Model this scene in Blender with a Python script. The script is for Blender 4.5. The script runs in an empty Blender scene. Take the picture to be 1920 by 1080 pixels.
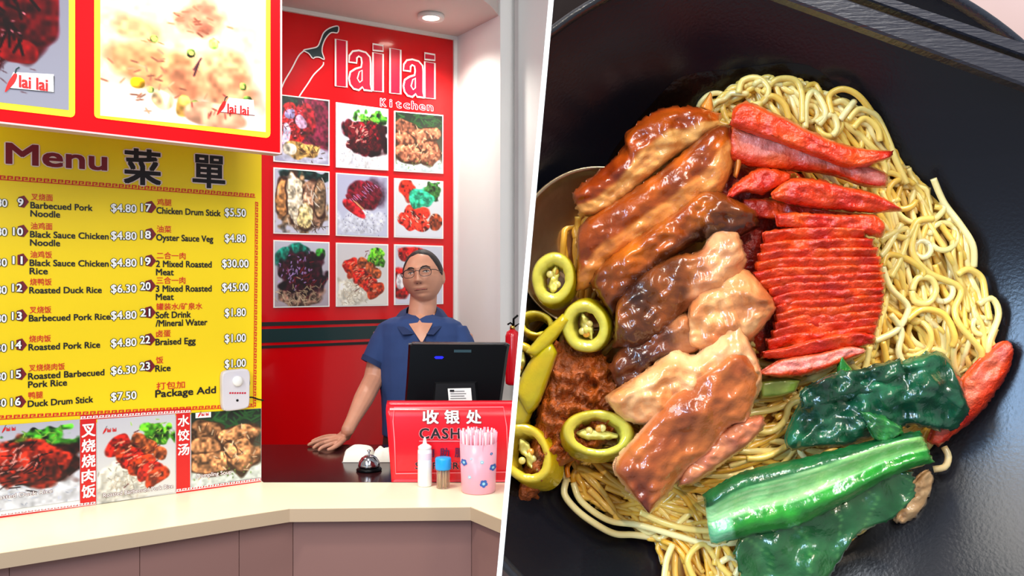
import bpy, bmesh, math, random
import numpy as np
from mathutils import Vector, Matrix, noise as mn
random.seed(7); rng = np.random.default_rng(7)
scene = bpy.context.scene
COL = scene.collection
# ---------------------------------------------------------------- camera, world, lights, exposure
F = 1600.0; CAMZ = 1.55; HY = 530.0
cd = bpy.data.cameras.new('camera'); cam = bpy.data.objects.new('camera', cd); COL.objects.link(cam)
cam.location = (0, 0, CAMZ); cam.rotation_euler = (math.pi/2, 0, 0)
cd.sensor_width = 36; cd.lens = F/1920*36; cd.shift_y = -(540-HY)/1920; cd.clip_start = 0.01
scene.camera = cam
vs = scene.view_settings
vs.view_transform = 'Standard'; vs.look = 'None'; vs.gamma = 1; vs.use_curve_mapping = False
vs.exposure = 0.0
w = bpy.data.worlds.new('World'); scene.world = w; w.use_nodes = True
bg = w.node_tree.nodes['Background']; bg.inputs[0].default_value = (0.93, 0.95, 1.0, 1); bg.inputs[1].default_value = 0.42
def light(name, kind, loc, target, energy, color=(1,1,1), size=0.3, size_y=None, spot=60, blend=.6):
    d = bpy.data.lights.new(name, kind); d.energy = energy; d.color = color
    if kind == 'AREA':
        d.size = size
        if size_y: d.shape = 'RECTANGLE'; d.size_y = size_y
    elif kind == 'SPOT':
        d.spot_size = math.radians(spot); d.spot_blend = blend; d.shadow_soft_size = size
    else: d.shadow_soft_size = size
    o = bpy.data.objects.new(name, d); COL.objects.link(o); o.location = loc
    v = Vector(target)-Vector(loc); o.rotation_euler = v.to_track_quat('-Z', 'Y').to_euler()
    return o
# window daylight, lamps and added unseen lights over the customer's side (they light the bowl and the stall front)
light('window_light', 'AREA', (0.30, -0.75, 2.95), (0.12, 0.42, 1.5), 26, (0.86, 0.93, 1.0), 0.6, 0.9)
light('window_light', 'AREA', (-1.15, -0.75, 1.85), (0.2, 0.44, 1.52), 28, (0.42, 0.66, 1.0), 0.2, 1.0)
light('sparkle_spot', 'SPOT', (0.5, -0.35, 3.25), (0.13, 0.45, 1.52), 95, (1, 0.80, 0.56), 0.035, spot=30)  # unseen small spot, added to make glints on the glossy food
light('sparkle_spot', 'SPOT', (0.3, -1.9, 2.7), (0.13, 0.45, 1.52), 80, (1, 0.84, 0.62), 0.035, spot=30)  # second unseen spot added for warm sparkle on the food
light('unseen_hall_light', 'AREA', (-1.5, -0.6, 3.0), (-0.9, 2.4, 1.2), 40, (1, 0.96, 0.9), 1.2, 1.2)
light('counter_lamp', 'SPOT', (-0.55, 2.15, 2.75), (-0.5, 2.4, 0.95), 48, (1, 0.96, 0.86), 0.1, spot=110)
light('unseen_hall_light', 'AREA', (0.5, 0.9, 3.2), (-0.1, 3.9, 1.5), 24, (1, .97, .93), .9, .9)  # unseen area light added to brighten the stall's right wall
light('counter_lamp', 'SPOT', (-1.3, 1.3, 2.75), (-1.1, 2.1, 0.95), 62, (1, 0.96, 0.86), 0.1, spot=110)
# ---------------------------------------------------------------- helpers
def lin(c):
    c = np.asarray(c, float)/255.0
    return np.where(c <= .04045, c/12.92, ((c+.055)/1.055)**2.4)
def L4(c): v = lin(c); return (float(v[0]), float(v[1]), float(v[2]), 1.0)
MATS = {}
def pm(name, col, rough=.5, metal=0, coat=0, emit=0, var=0, vscale=8, bump=0, bscale=60, spec=.5, sss=0, vcol=False,
       trans=0, alpha=1, aniso=None, bdetail=3, col2=None, sss_col=None, coat_rough=.05):
    if name in MATS: return MATS[name]
    m = bpy.data.materials.new(name); m.use_nodes = True; nt = m.node_tree; b = nt.nodes['Principled BSDF']
    b.inputs['Roughness'].default_value = rough; b.inputs['Metallic'].default_value = metal
    b.inputs['Specular IOR Level'].default_value = spec
    b.inputs['Coat Weight'].default_value = coat; b.inputs['Coat Roughness'].default_value = coat_rough
    b.inputs['Transmission Weight'].default_value = trans; b.inputs['Alpha'].default_value = alpha
    if sss: b.inputs['Subsurface Weight'].default_value = sss; b.inputs['Subsurface Scale'].default_value = .006; b.inputs['Subsurface Radius'].default_value = (1,.5,.25)
    tc = nt.nodes.new('ShaderNodeTexCoord'); cur = None
    if vcol:
        a = nt.nodes.new('ShaderNodeAttribute'); a.attribute_name = 'Col'; cur = a.outputs['Color']
    else:
        r = nt.nodes.new('ShaderNodeRGB'); r.outputs[0].default_value = L4(col); cur = r.outputs[0]
    if var or col2 is not None:
        n = nt.nodes.new('ShaderNodeTexNoise'); n.inputs['Scale'].default_value = vscale; n.inputs['Detail'].default_value = 5
        nt.links.new(tc.outputs['Object'], n.inputs['Vector'])
        mx = nt.nodes.new('ShaderNodeMix'); mx.data_type = 'RGBA'
        if col2 is not None:
            cr = nt.nodes.new('ShaderNodeValToRGB'); cr.color_ramp.elements[0].position = .4; cr.color_ramp.elements[1].position = .62
            nt.links.new(n.outputs['Fac'], cr.inputs[0]); nt.links.new(cr.outputs[0], mx.inputs['Factor'])
            nt.links.new(cur, mx.inputs['A']); mx.inputs['B'].default_value = L4(col2)
        else:
            mx.blend_type = 'MULTIPLY'; mx.inputs['Factor'].default_value = 1
            mr = nt.nodes.new('ShaderNodeMapRange'); mr.inputs['From Min'].default_value = .3; mr.inputs['From Max'].default_value = .7
            mr.inputs['To Min'].default_value = 1-var; mr.inputs['To Max'].default_value = 1+var*.5
            nt.links.new(n.outputs['Fac'], mr.inputs['Value']); nt.links.new(cur, mx.inputs['A']); nt.links.new(mr.outputs[0], mx.inputs['B'])
        cur = mx.outputs['Result']
    nt.links.new(cur, b.inputs['Base Color'])
    if emit:
        nt.links.new(cur, b.inputs['Emission Color']); b.inputs['Emission Strength'].default_value = emit
    if bump:
        n = nt.nodes.new('ShaderNodeTexNoise'); n.inputs['Scale'].default_value = bscale; n.inputs['Detail'].default_value = bdetail
        mp = nt.nodes.new('ShaderNodeMapping'); nt.links.new(tc.outputs['Object'], mp.inputs[0]); nt.links.new(mp.outputs[0], n.inputs['Vector'])
        if aniso: mp.inputs['Scale'].default_value = aniso[:3]; mp.inputs['Rotation'].default_value = aniso[3:] if len(aniso) > 3 else (0,0,0)
        bp = nt.nodes.new('ShaderNodeBump'); bp.inputs['Strength'].default_value = bump; bp.inputs['Distance'].default_value = .002
        nt.links.new(n.outputs['Fac'], bp.inputs['Height']); nt.links.new(bp.outputs[0], b.inputs['Normal'])
        if coat: nt.links.new(bp.outputs[0], b.inputs['Coat Normal'])
    MATS[name] = m; return m
WO = {}
class MB:
    def __init__(s): s.v = []; s.f = []; s.fm = []; s.mats = []; s.c = None; s.sm = []
    def mi(s, m):
        if m not in s.mats: s.mats.append(m)
        return s.mats.index(m)
    def add(s, verts, faces, m, smooth=False, cols=None):
        k = len(s.v); i = s.mi(m)
        s.v.extend([tuple(map(float, p)) for p in verts]); s.f.extend([tuple(int(j)+k for j in f) for f in faces])
        s.fm.extend([i]*len(faces)); s.sm.extend([smooth]*len(faces))
        if cols is not None:
            if s.c is None: s.c = []
            s.c.extend([(1,1,1)]*(k-len(s.c))); s.c.extend([tuple(c) for c in cols])
        return s
    def box(s, c, d, m, rz=0, bev=0):
        hx, hy, hz = d[0]/2, d[1]/2, d[2]/2
        if bev:
            bm = bmesh.new(); bmesh.ops.create_cube(bm, size=1)
            bmesh.ops.scale(bm, vec=d, verts=bm.verts)
            bmesh.ops.bevel(bm, geom=bm.edges[:]+bm.verts[:], offset=bev, segments=3, affect='EDGES', profile=.5)
            vv = [v.co.copy() for v in bm.verts]; bm.verts.index_update(); ff = [[v.index for v in f.verts] for f in bm.faces]; bm.free()
        else:
            vv = [Vector((x*hx, y*hy, z*hz)) for x in (-1,1) for y in (-1,1) for z in (-1,1)]
            ff = [(0,1,3,2),(4,6,7,5),(0,4,5,1),(2,3,7,6),(0,2,6,4),(1,5,7,3)]
        R = Matrix.Rotation(rz, 3, 'Z')
        return s.add([R@v+Vector(c) for v in vv], ff, m, smooth=bool(bev))
    def prism(s, pts, off, m):      # pts: planar loop in world, extruded by vector off
        n = len(pts); off = Vector(off); a = [Vector(p) for p in pts]; b = [p+off for p in a]
        f = [tuple(range(n)), tuple(range(2*n-1, n-1, -1))]+[(i, i+n, (i+1)%n+n, (i+1)%n) for i in range(n)]
        return s.add(a+b, f, m)
    def lathe(s, prof, c, m, n=32, sx=1, sy=1, axis='Z', cap=True):
        vv = []; c = Vector(c)
        for r, z in prof:
            for k in range(n):
                a = 2*math.pi*k/n; x, y = r*math.cos(a)*sx, r*math.sin(a)*sy
                vv.append(c+(Vector((x, y, z)) if axis == 'Z' else Vector((x, -z, y)) if axis == 'Y' else Vector((z, x, y))))
        ff = [(i*n+k, i*n+(k+1)%n, (i+1)*n+(k+1)%n, (i+1)*n+k) for i in range(len(prof)-1) for k in range(n)]
        if cap:
            if prof[0][0] > 1e-5: ff.append(tuple(range(n-1, -1, -1)))
            if prof[-1][0] > 1e-5: ff.append(tuple((len(prof)-1)*n+k for k in range(n)))
        return s.add(vv, ff, m, smooth=True)
    def tube(s, pts, rad, m, n=8, cap=True):
        pts = [Vector(p) for p in pts]; N = len(pts)
        if not hasattr(rad, '__len__'): rad = [rad]*N
        vv = []; up = None
        for i, p in enumerate(pts):
            t = (pts[min(i+1, N-1)]-pts[max(i-1, 0)]).normalized()
            if up is None:
                up = Vector((0,1,0)) if abs(t.y) < .9 else Vector((1,0,0))
            a = t.cross(up).normalized(); up = a.cross(t).normalized(); 
            r = rad[i]; rx, ry = (r if hasattr(r, '__len__') else (r, r))
            for k in range(n):
                q = 2*math.pi*k/n; vv.append(p+a*(rx*math.cos(q))+up*(ry*math.sin(q)))
        ff = [(i*n+k, i*n+(k+1)%n, (i+1)*n+(k+1)%n, (i+1)*n+k) for i in range(N-1) for k in range(n)]
        if cap: ff += [tuple(range(n-1, -1, -1)), tuple((N-1)*n+k for k in range(n))]
        return s.add(vv, ff, m, smooth=True)
    def build(s, name, parent=None, origin=None, label=None, cat=None, group=None, kind=None, clip=False, ang=None):
        v = np.array(s.v, float).reshape(-1, 3)
        if origin is None:
            origin = ((v[:,0].min()+v[:,0].max())/2, (v[:,1].min()+v[:,1].max())/2, v[:,2].min())
        if parent is not None: origin = WO[parent.name]
        me = bpy.data.meshes.new(name); me.from_pydata((v-np.array(origin)).tolist(), [], s.f)
        for m in s.mats: me.materials.append(m)
        me.polygons.foreach_set('material_index', s.fm); me.polygons.foreach_set('use_smooth', s.sm)
        if s.c is not None:
            s.c.extend([(1,1,1)]*(len(s.v)-len(s.c)))
            at = me.color_attributes.new('Col', 'FLOAT_COLOR', 'POINT')
            ca = np.ones((len(s.v), 4)); ca[:, :3] = lin(np.array(s.c)*1.0) ; at.data.foreach_set('color', ca.ravel())
        me.update()
        o = bpy.data.objects.new(name, me); COL.objects.link(o)
        o.location = origin if parent is None else (0,0,0)
        WO[o.name] = tuple(origin)
        if parent is not None: o.parent = parent
        if label: o['label'] = label
        if cat: o['category'] = cat
        if group: o['group'] = group
        if kind: o['kind'] = kind
        if clip: clip_obj(o)
        return o
def thing(name, label, cat, loc, group=None):
    o = bpy.data.objects.new(name, None); COL.objects.link(o); o.location = loc; WO[o.name] = tuple(loc)
    o.empty_display_size = .05
    o['label'] = label; o['category'] = cat
    if group: o['group'] = group
    return o
def ray(px, py): return Vector(((px-960)/F, 1, (HY-py)/F))
CAM = Vector((0, 0, CAMZ))
def at_d(px, py, d): return CAM+ray(px, py)*d
def on_z(px, py, z): return CAM+ray(px, py)*((z-CAMZ)*F/(HY-py))
class Plane:
    def __init__(s, p, d): s.p = Vector((p[0], p[1])); s.d = Vector(d).normalized(); s.n = Vector((s.d.y, -s.d.x))
    def at(s, px, py):
        r = ray(px, py); k = s.p.dot(s.n)/(r.x*s.n.x+r.y*s.n.y); q = Vector((r.x*k, k)); return ((q-s.p).dot(s.d), CAMZ+r.z*k)
    def w(s, u, z, off=0): q = s.p+s.d*u+s.n*off; return Vector((q.x, q.y, z))
    def P(s, px, py, off=0): u, z = s.at(px, py); return s.w(u, z, off)
# clipping plane of the partition between the stall and the noodle table
def divx(py, o=0): return 1033.5-.0903*py+o
DN = (ray(divx(0), 0).cross(ray(divx(1000), 1000))).normalized()
if DN.x < 0: DN = -DN
def clip_obj(o):
    bm = bmesh.new(); bm.from_mesh(o.data); org = Vector(WO[o.name])
    bmesh.ops.bisect_plane(bm, geom=bm.verts[:]+bm.edges[:]+bm.faces[:], plane_co=CAM-org, plane_no=DN, clear_inner=True)
    bm.to_mesh(o.data); bm.free()
# ---- text
_tc = {}
def glyphs(s, off=0.0, sp=1.0, shear=0.0):
    k = (s, off, sp, shear)
    if k in _tc: return _tc[k]
    c = bpy.data.curves.new('t', 'FONT'); c.body = s; c.size = 1; c.offset = off; c.resolution_u = 3; c.space_character = sp; c.shear = shear
    o = bpy.data.objects.new('t', c); COL.objects.link(o)
    dg = bpy.context.evaluated_depsgraph_get(); me = bpy.data.meshes.new_from_object(o.evaluated_get(dg))
    v = np.array([q.co[:] for q in me.vertices]).reshape(-1, 3); f = [tuple(p.vertices) for p in me.polygons]
    bpy.data.objects.remove(o); bpy.data.curves.remove(c); bpy.data.meshes.remove(me)
    _tc[k] = (v, f); return _tc[k]
def cjk(s): return any(ord(ch) > 0x2e80 for ch in s)
def put_text(mb, pl, s, x0, y0, h, mat, x1=None, off=.012, outline=None, omat=None, lift=.001, sp=1.0, right=False, xs=.92, shear=0.0):
    """baseline-left at pixel (x0,y0), cap height h px; x1 = right end in px"""
    u0, z0 = pl.at(x0, y0); _, zt = pl.at(x0, y0-h); H = zt-z0
    v, f = glyphs(s, 0, sp, shear)
    if not len(v): return
    if cjk(s): mnx, mny, mxx, mxy = v[:,0].min(), v[:,1].min(), v[:,0].max(), v[:,1].max(); sc = H/(mxy-mny); yb = mny
    else: sc = H/.73; mnx, mxx = v[:,0].min(), v[:,0].max(); yb = 0
    if x1 is not None: sx = (pl.at(x1, y0)[0]-u0)/(mxx-mnx)
    else: sx = sc*xs
    if right: u0 = u0-(mxx-mnx)*sx
    def lay(o, n, lf, m):
        for k in range(n):
            a = 2*math.pi*(k+.5)/n; dx, dy = (o*sc*math.cos(a), o*sc*math.sin(a)*.8) if o else (0, 0)
            mb.add([pl.w(u0+(p[0]-mnx)*sx+dx, z0+(p[1]-yb)*sc+dy, lf+k*.00005) for p in v], f, m)
    if outline:
        lay(off+outline, 10, lift, omat); lift += .0008
    lay(off, 4 if off else 1, lift, mat)
def poly_px(mb, pl, pts, mat, lift=.001): mb.add([pl.P(x, y, lift) for x, y in pts], [tuple(range(len(pts)))], mat)
def line_px(mb, pl, pts, wpx, mat, lift=.001, closed=False):
    q = [Vector(pl.at(x, y)) for x, y in pts]; wd = wpx*pl.P(*pts[0]).y/F/2; n = len(q); vv = []
    for i in range(n):
        a = q[(i-1)%n] if (i or closed) else q[0]; b = q[(i+1)%n] if (i < n-1 or closed) else q[-1]
        t = (b-a).normalized(); nn = Vector((-t.y, t.x))
        vv += [pl.w(*(q[i]+nn*wd), lift), pl.w(*(q[i]-nn*wd), lift)]
    ff = [(2*i, 2*i+1, (2*i+3)%(2*n), (2*i+2)%(2*n)) for i in range(n if closed else n-1)]
    mb.add(vv, ff, mat)
def smooth_pts(pts, n, closed=False):
    p = np.array(pts, float); N = len(p); out = []
    seg = N if closed else N-1
    cum = [0]
    for i in range(seg): cum.append(cum[-1]+max(1e-9, float(np.linalg.norm(p[(i+1)%N]-p[i]))))
    for k in range(n):
        s = cum[-1]*k/(n if closed else n-1); i = min(seg-1, max(0, int(np.searchsorted(cum, s, side='right'))-1)); t = (s-cum[i])/(cum[i+1]-cum[i])
        g = (lambda j: p[j%N]) if closed else (lambda j: p[min(max(j, 0), N-1)])
        a, b, c, d = g(i-1), g(i), g(i+1), g(i+2)
        out.append(.5*((2*b)+(-a+c)*t+(2*a-5*b+4*c-d)*t*t+(-a+3*b-3*c+d)*t**3))
    return np.array(out)
# ---- painted print (numpy) carried as a colour attribute on a flat sheet
class Print:
    def __init__(s, w, h, bgc, bg2=None, seed=0):
        s.w, s.h = w, h; s.r = np.random.default_rng(seed)
        s.Y, s.X = np.mgrid[0:h, 0:w].astype(float); s.X = (s.X+.5)/w*100; s.Y = (s.Y+.5)/h*100
        a = (s.Y/100)[..., None]; s.im = np.array(bgc, float)*(1-a)+np.array(bg2 or bgc, float)*a
        s.nz = {}
    def noise(s, k):
        g = s.r.random((k+3, k+3)); fx = s.X/100*k; fy = s.Y/100*k; ix, iy = fx.astype(int), fy.astype(int); tx, ty = fx-ix, fy-iy
        tx = tx*tx*(3-2*tx); ty = ty*ty*(3-2*ty)
        return (g[iy, ix]*(1-tx)+g[iy, ix+1]*tx)*(1-ty)+(g[iy+1, ix]*(1-tx)+g[iy+1, ix+1]*tx)*ty
    def blob(s, x, y, rx, ry, col, rot=0, soft=.15, wob=.25, tex=.25, k=7, col2=None):
        a = math.radians(rot); dx = s.X-x; dy = s.Y-y; u = (dx*math.cos(a)+dy*math.sin(a))/rx; v = (-dx*math.sin(a)+dy*math.cos(a))/ry
        d = (np.abs(u)**2.5+np.abs(v)**2.5)**.4+wob*(s.noise(k)-.5)*2
        m = np.clip((1-d)/soft+.5, 0, 1)[..., None]
        n = s.noise(16)[..., None]; n2 = s.noise(30)[..., None]
        c = np.array(col, float)*(1+tex*(n+n2-1)*1.6)
        if col2 is not None: q = np.clip((s.noise(12)-.45)*5, 0, 1)[..., None]; c = c*(1-q)+np.array(col2, float)*q
        c = c*(1-.35*tex*np.clip(v, -1, 1)[..., None]) if tex else c
        s.im = s.im*(1-m)+c*m; return s
    def strokes(s, n, x, y, sx, sy, col, ln=10, wd=1.2, ang=None, jit=40, curl=0):
        for _ in range(n):
            cx, cy = s.r.normal(x, sx), s.r.normal(y, sy); a = math.radians((s.r.random()*180 if ang is None else ang+s.r.normal(0, jit)))
            dx = s.X-cx; dy = s.Y-cy; u = dx*math.cos(a)+dy*math.sin(a); v = -dx*math.sin(a)+dy*math.cos(a)+curl*(u/ln)**2*ln*s.r.normal(0, 1)
            m = (np.clip((ln/2-np.abs(u))/1.5, 0, 1)*np.clip((wd-np.abs(v))/wd*1.6, 0, 1))[..., None]
            s.im = s.im*(1-m)+np.array(col)*(.85+.3*s.r.random())*m
        return s
    def sheet(s, mb, pl, q, mat, lift=.001):
        (a, b, c, d) = [np.array(pl.at(*p)) for p in q]      # TL TR BR BL
        vv = []; 
        for j in range(s.h+1):
            t = j/s.h
            for i in range(s.w+1):
                k = i/s.w; p = (a*(1-k)+b*k)*(1-t)+(d*(1-k)+c*k)*t; vv.append(pl.w(p[0], p[1], lift))
        W = s.w+1; ff = [(j*W+i, (j+1)*W+i, (j+1)*W+i+1, j*W+i+1) for j in range(s.h) for i in range(s.w)]
        im = (np.clip(s.im, 0, 255)/255)**1.25*238; im = np.pad(im, ((0,1),(0,1),(0,0)), mode='edge')
        mb.add(vv, ff, mat, cols=im.reshape(-1, 3)); return mb
# ---------------------------------------------------------------- setting of the stall
CZ = .95                                                       # counter height
plM = Plane((-.756, 2.574), (.55, .397))                       # menu board plane
plF = Plane((-.636, 2.35), (1.094, 1))                         # light box plane
Cc = at_d(855, 70, 4.4); dB = Vector((2540/1600, 1)).normalized()
plB = Plane((Cc.x, Cc.y), dB)                                  # back wall
nB = Vector((dB.y, -dB.x))
plS = Plane((Cc.x, Cc.y), nB)                                  # side wall, coming towards the camera
CEIL = CAMZ+460/1600*4.4
m_red = pm('red_gloss_panel', (206, 2, 10), .18, coat=.3, var=.05, vscale=1.5, spec=.4)
m_white = pm('white_paint', (228, 227, 223), .6, var=.03, vscale=3, bump=.05, bscale=200)
m_grey = pm('grey_paint', (176, 168, 166), .6, var=.04)
m_ceil = pm('ceiling_paint', (206, 194, 188), .7, var=.03, vscale=2)
m_floor = pm('floor_tile', (92, 80, 74), .35, var=.2, vscale=3)
m_black = pm('black_print', (14, 12, 16), .5)
m_wht = pm('white_print', (246, 244, 240), .5)
m_dgreen = pm('dark_green_print', (6, 42, 44), .35, coat=.2)
m_print = pm('photo_print', (255, 255, 255), .35, vcol=True, coat=.1)
uL = -3.2; z0 = 0
MB().prism([plB.w(uL, 0), plB.w(0, 0), plB.w(0, 3.4), plB.w(uL, 3.4)], Vector((-nB.x, -nB.y, 0))*.08, m_red).build('wall_back', kind='structure')
us, _ = plS.at(938, 300)
sn = Vector((dB.x, dB.y, 0))
MB().prism([plS.w(.0, 0), plS.w(us, 0), plS.w(us, 3.4), plS.w(.0, 3.4)], sn*.08, m_white).build('wall_right', kind='structure')
e0 = plS.w(us, 0); plC = Plane((e0.x, e0.y), dB); uc, _ = plC.at(972, 300)
MB().prism([plC.w(0, 0), plC.w(uc, 0), plC.w(uc, 3.4), plC.w(0, 3.4)], Vector((-nB.x, -nB.y, 0))*.05, m_grey).build('wall_pillar', kind='structure')
e1 = plC.w(uc, 0); plD = Plane((e1.x, e1.y), nB)
MB().prism([plD.w(0, 0), plD.w(1.2, 0), plD.w(1.2, 3.4), plD.w(0, 3.4)], sn*.08, m_white).build('wall_right_return', kind='structure')
fl = MB(); fl.add([(-4.5, .2, 0), (3, .2, 0), (3, 7, 0), (-4.5, 7, 0), (-4.5, .2, -.05), (3, .2, -.05), (3, 7, -.05), (-4.5, 7, -.05)],
       [(0,1,2,3), (7,6,5,4), (0,4,5,1), (1,5,6,2), (2,6,7,3), (3,7,4,0)], m_floor).build('floor', kind='structure')
# ceiling with the curved edge on the right
cpts = [plB.w(uL, CEIL), plB.w(0, CEIL), on_z(935, 30, CEIL), on_z(927, 19, CEIL), on_z(918, 9, CEIL), on_z(903, -2, CEIL), on_z(870, -22, CEIL), on_z(800, -50, CEIL), on_z(560, -90, CEIL), on_z(-200, -260, CEIL)]
MB().prism(cpts, (0, 0, .06), m_ceil).build('ceiling', kind='structure')
up = MB(); up.prism([(-4.5, 2.9, 3.4), (2.5, 2.9, 3.4), (2.5, 6, 3.4), (-4.5, 6, 3.4)], (0, 0, .05), m_grey).build('ceiling_upper', kind='structure')
MB().prism([plB.w(uL, CEIL, .001), plB.w(0, CEIL, .001), plB.w(0, CEIL-.018, .001), plB.w(uL, CEIL-.018, .001)], plB.w(0,0,.015)-plB.w(0,0,0), m_white).build('trim_1', kind='structure')
MB().prism([plB.w(-.018, 0, .001), plB.w(0, 0, .001), plB.w(0, CEIL-.018, .001), plB.w(-.018, CEIL-.018, .001)], plB.w(0,0,.012)-plB.w(0,0,0), m_white).build('trim_2', kind='structure')
# wall stripes (tape bands across the panel)
for nm, ya, yb, mt, lb in (('wall_stripe', 599, 606, m_black, 'thin black stripe across the red wall, above the dark green band'),
                       ('wall_stripe', 611, 635, m_dgreen, 'broad dark green stripe across the red wall'),
                       ('wall_stripe', 640, 645, m_black, 'thin black stripe across the red wall, below the dark green band')):
    u1, za = plB.at(700, ya); _, zb = plB.at(700, yb)
    MB().prism([plB.w(uL, zb, .0005), plB.w(-.02, zb, .0005), plB.w(-.02, za, .0005), plB.w(uL, za, .0005)], plB.w(0,0,.002)-plB.w(0,0,0), mt).build(nm, label=lb, cat='stripe', kind=None)
# downlight
m_glow = pm('lamp_glow', (255, 244, 225), .5, emit=14)
def downlight(px, py, lab, en):
    p = on_z(px, py, CEIL); t = thing('ceiling_light', lab, 'light', (p.x, p.y, CEIL-.012))
    MB().lathe([(.040, -.004), (.062, -.008), (.064, 0), (.062, .012), (.040, .010)], (p.x, p.y, CEIL-.012), m_white, cap=False).build('trim_ring', t)
    MB().lathe([(.0001, -.003), (.03, -.003), (.042, .002), (.042, .008)], (p.x, p.y, CEIL-.012), m_glow, cap=False).build('lamp_lens', t)
    light('downlight_lamp', 'SPOT', (p.x, p.y, CEIL-.02), (p.x, p.y, 0), en, (1, .95, .86), .05, spot=140, blend=.8)
downlight(808, 28, 'round glowing downlight in the stall ceiling near the right wall', 55)
pc = on_z(700, -60, CEIL)
light('stall_lamp', 'SPOT', (pc.x, pc.y, CEIL-.03), tuple(plB.P(700, 330)), 26, (1, .95, .9), .05, spot=80)
light('stall_lamp', 'SPOT', (-1.5, 3.0, CEIL-.03), (-1.2, 3.6, 1.0), 22, (1, .92, .86), .05, spot=100)
# ---------------------------------------------------------------- counters
m_cream = pm('cream_laminate', (250, 240, 208), .32, var=.02, vscale=4, coat=.1)
m_lip = pm('cream_edge', (196, 170, 140), .5)
m_dark = pm('dark_brown_stone', (50, 20, 22), .16, coat=0, spec=.35, var=.15, vscale=20)
m_mauve = pm('mauve_laminate', (150, 110, 102), .45, var=.06, vscale=2)
fe = [(-420, 1100), (0, 1036), (250, 998), (440, 968.5), (543, 953), (883, 950), (940, 973), (1010, 1001)]
fw = [on_z(x, y, CZ) for x, y in fe]
be = [plM.P(-420, 1028), plM.P(0, 971), plM.P(480, 904)]
back = [on_z(1050, 904, CZ), on_z(494, 904, CZ)]+[Vector((p.x-.05, p.y+.12, CZ)) for p in (be[2], be[1], be[0])]
TH = .036
t = thing('customer_counter', 'cream topped service counter with mauve brown front running along the stall', 'counter', (fw[3].x, fw[3].y+.2, 0))
lp = fw+[Vector((p.x, p.y, CZ)) for p in back]
MB().prism(lp, (0, 0, -TH), m_cream).build('worktop', t)
ed = MB(); n = len(fw)
for i in range(n-1):
    a, b = fw[i], fw[i+1]; d = (b-a).normalized(); nn = Vector((d.y, -d.x, 0))*.0025
    ed.prism([a+nn*0+Vector((0,0,-.0015)), b+Vector((0,0,-.0015)), b+Vector((0,0,-TH)), a+Vector((0,0,-TH))], nn, m_lip)
ed.build('edge_strip', t, label='beige front edge strip')
for i, (a, b) in enumerate(zip(fw[:-1], fw[1:])):
    y_ = Vector((0, .035, 0)); g_ = (b-a).normalized()*.0008
    MB().prism([a+y_+g_+Vector((0,0,-TH)), b+y_-g_+Vector((0,0,-TH)), Vector((b.x, b.y, 0))+y_-g_, Vector((a.x, a.y, 0))+y_+g_], (0, .015, 0), m_mauve).build('front_panel', t)
q = [on_z(494, 904.6, CZ), on_z(1050, 904.6, CZ), on_z(1050, 834, CZ), on_z(400, 834, CZ), Vector((be[2].x-.052, be[2].y+.125, CZ))]
q = [Vector((p.x, p.y, CZ)) for p in q]
t = thing('service_counter', 'glossy dark brown inner counter behind the cream worktop', 'counter', (q[0].x+.4, q[0].y+.2, 0))
MB().prism([p+Vector((0,0,.001)) for p in q], (0, 0, -.04), m_dark).build('worktop', t)
MB().prism([Vector((p.x, p.y+(.03 if i < 2 else -.03), CZ-.04)) for i, p in enumerate(q[:4])], (0, 0, -CZ+.04), m_dark).build('cabinet_body', t)
# ---------------------------------------------------------------- menu board
m_yel = pm('yellow_print', (250, 214, 6), .35, coat=.1, var=.03, vscale=3)
m_mar = pm('maroon_print', (120, 14, 30), .4)
m_rp = pm('red_print', (214, 26, 24), .4)
m_pink = pm('pale_pink_print', (238, 214, 196), .5)
uR, _ = plM.at(490, 500); zB = plM.at(490, 904)[1]
uLm = plM.at(-160, 500)[0]; ZT = 2.02
yb0, yb1 = 790, 764                     # lower edge of the yellow sheet at x=0 and x=490
zy = plM.at(480, 766)[1]
mb_t = thing('menu_board', 'yellow wall menu board listing dishes and prices, with food photos along its foot', 'menu board', tuple(plM.w((uL*0+uR+uLm)/2, CZ)))
bn = MB(); bn.prism([plM.w(uLm, CZ+.001, -.012), plM.w(uR, CZ+.001, -.012), plM.w(uR, ZT, -.012), plM.w(uLm, ZT, -.012)], plM.w(0,0,.012)-plM.w(0,0,0), m_wht); bn.build('backing_panel', mb_t)
ys = MB(); ys.prism([plM.w(uLm, zy), plM.w(uR, zy), plM.w(uR, ZT), plM.w(uLm, ZT)], plM.w(0,0,.0015)-plM.w(0,0,0), m_yel); ys.build('yellow_sheet', mb_t, label='yellow printed menu sheet')
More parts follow.
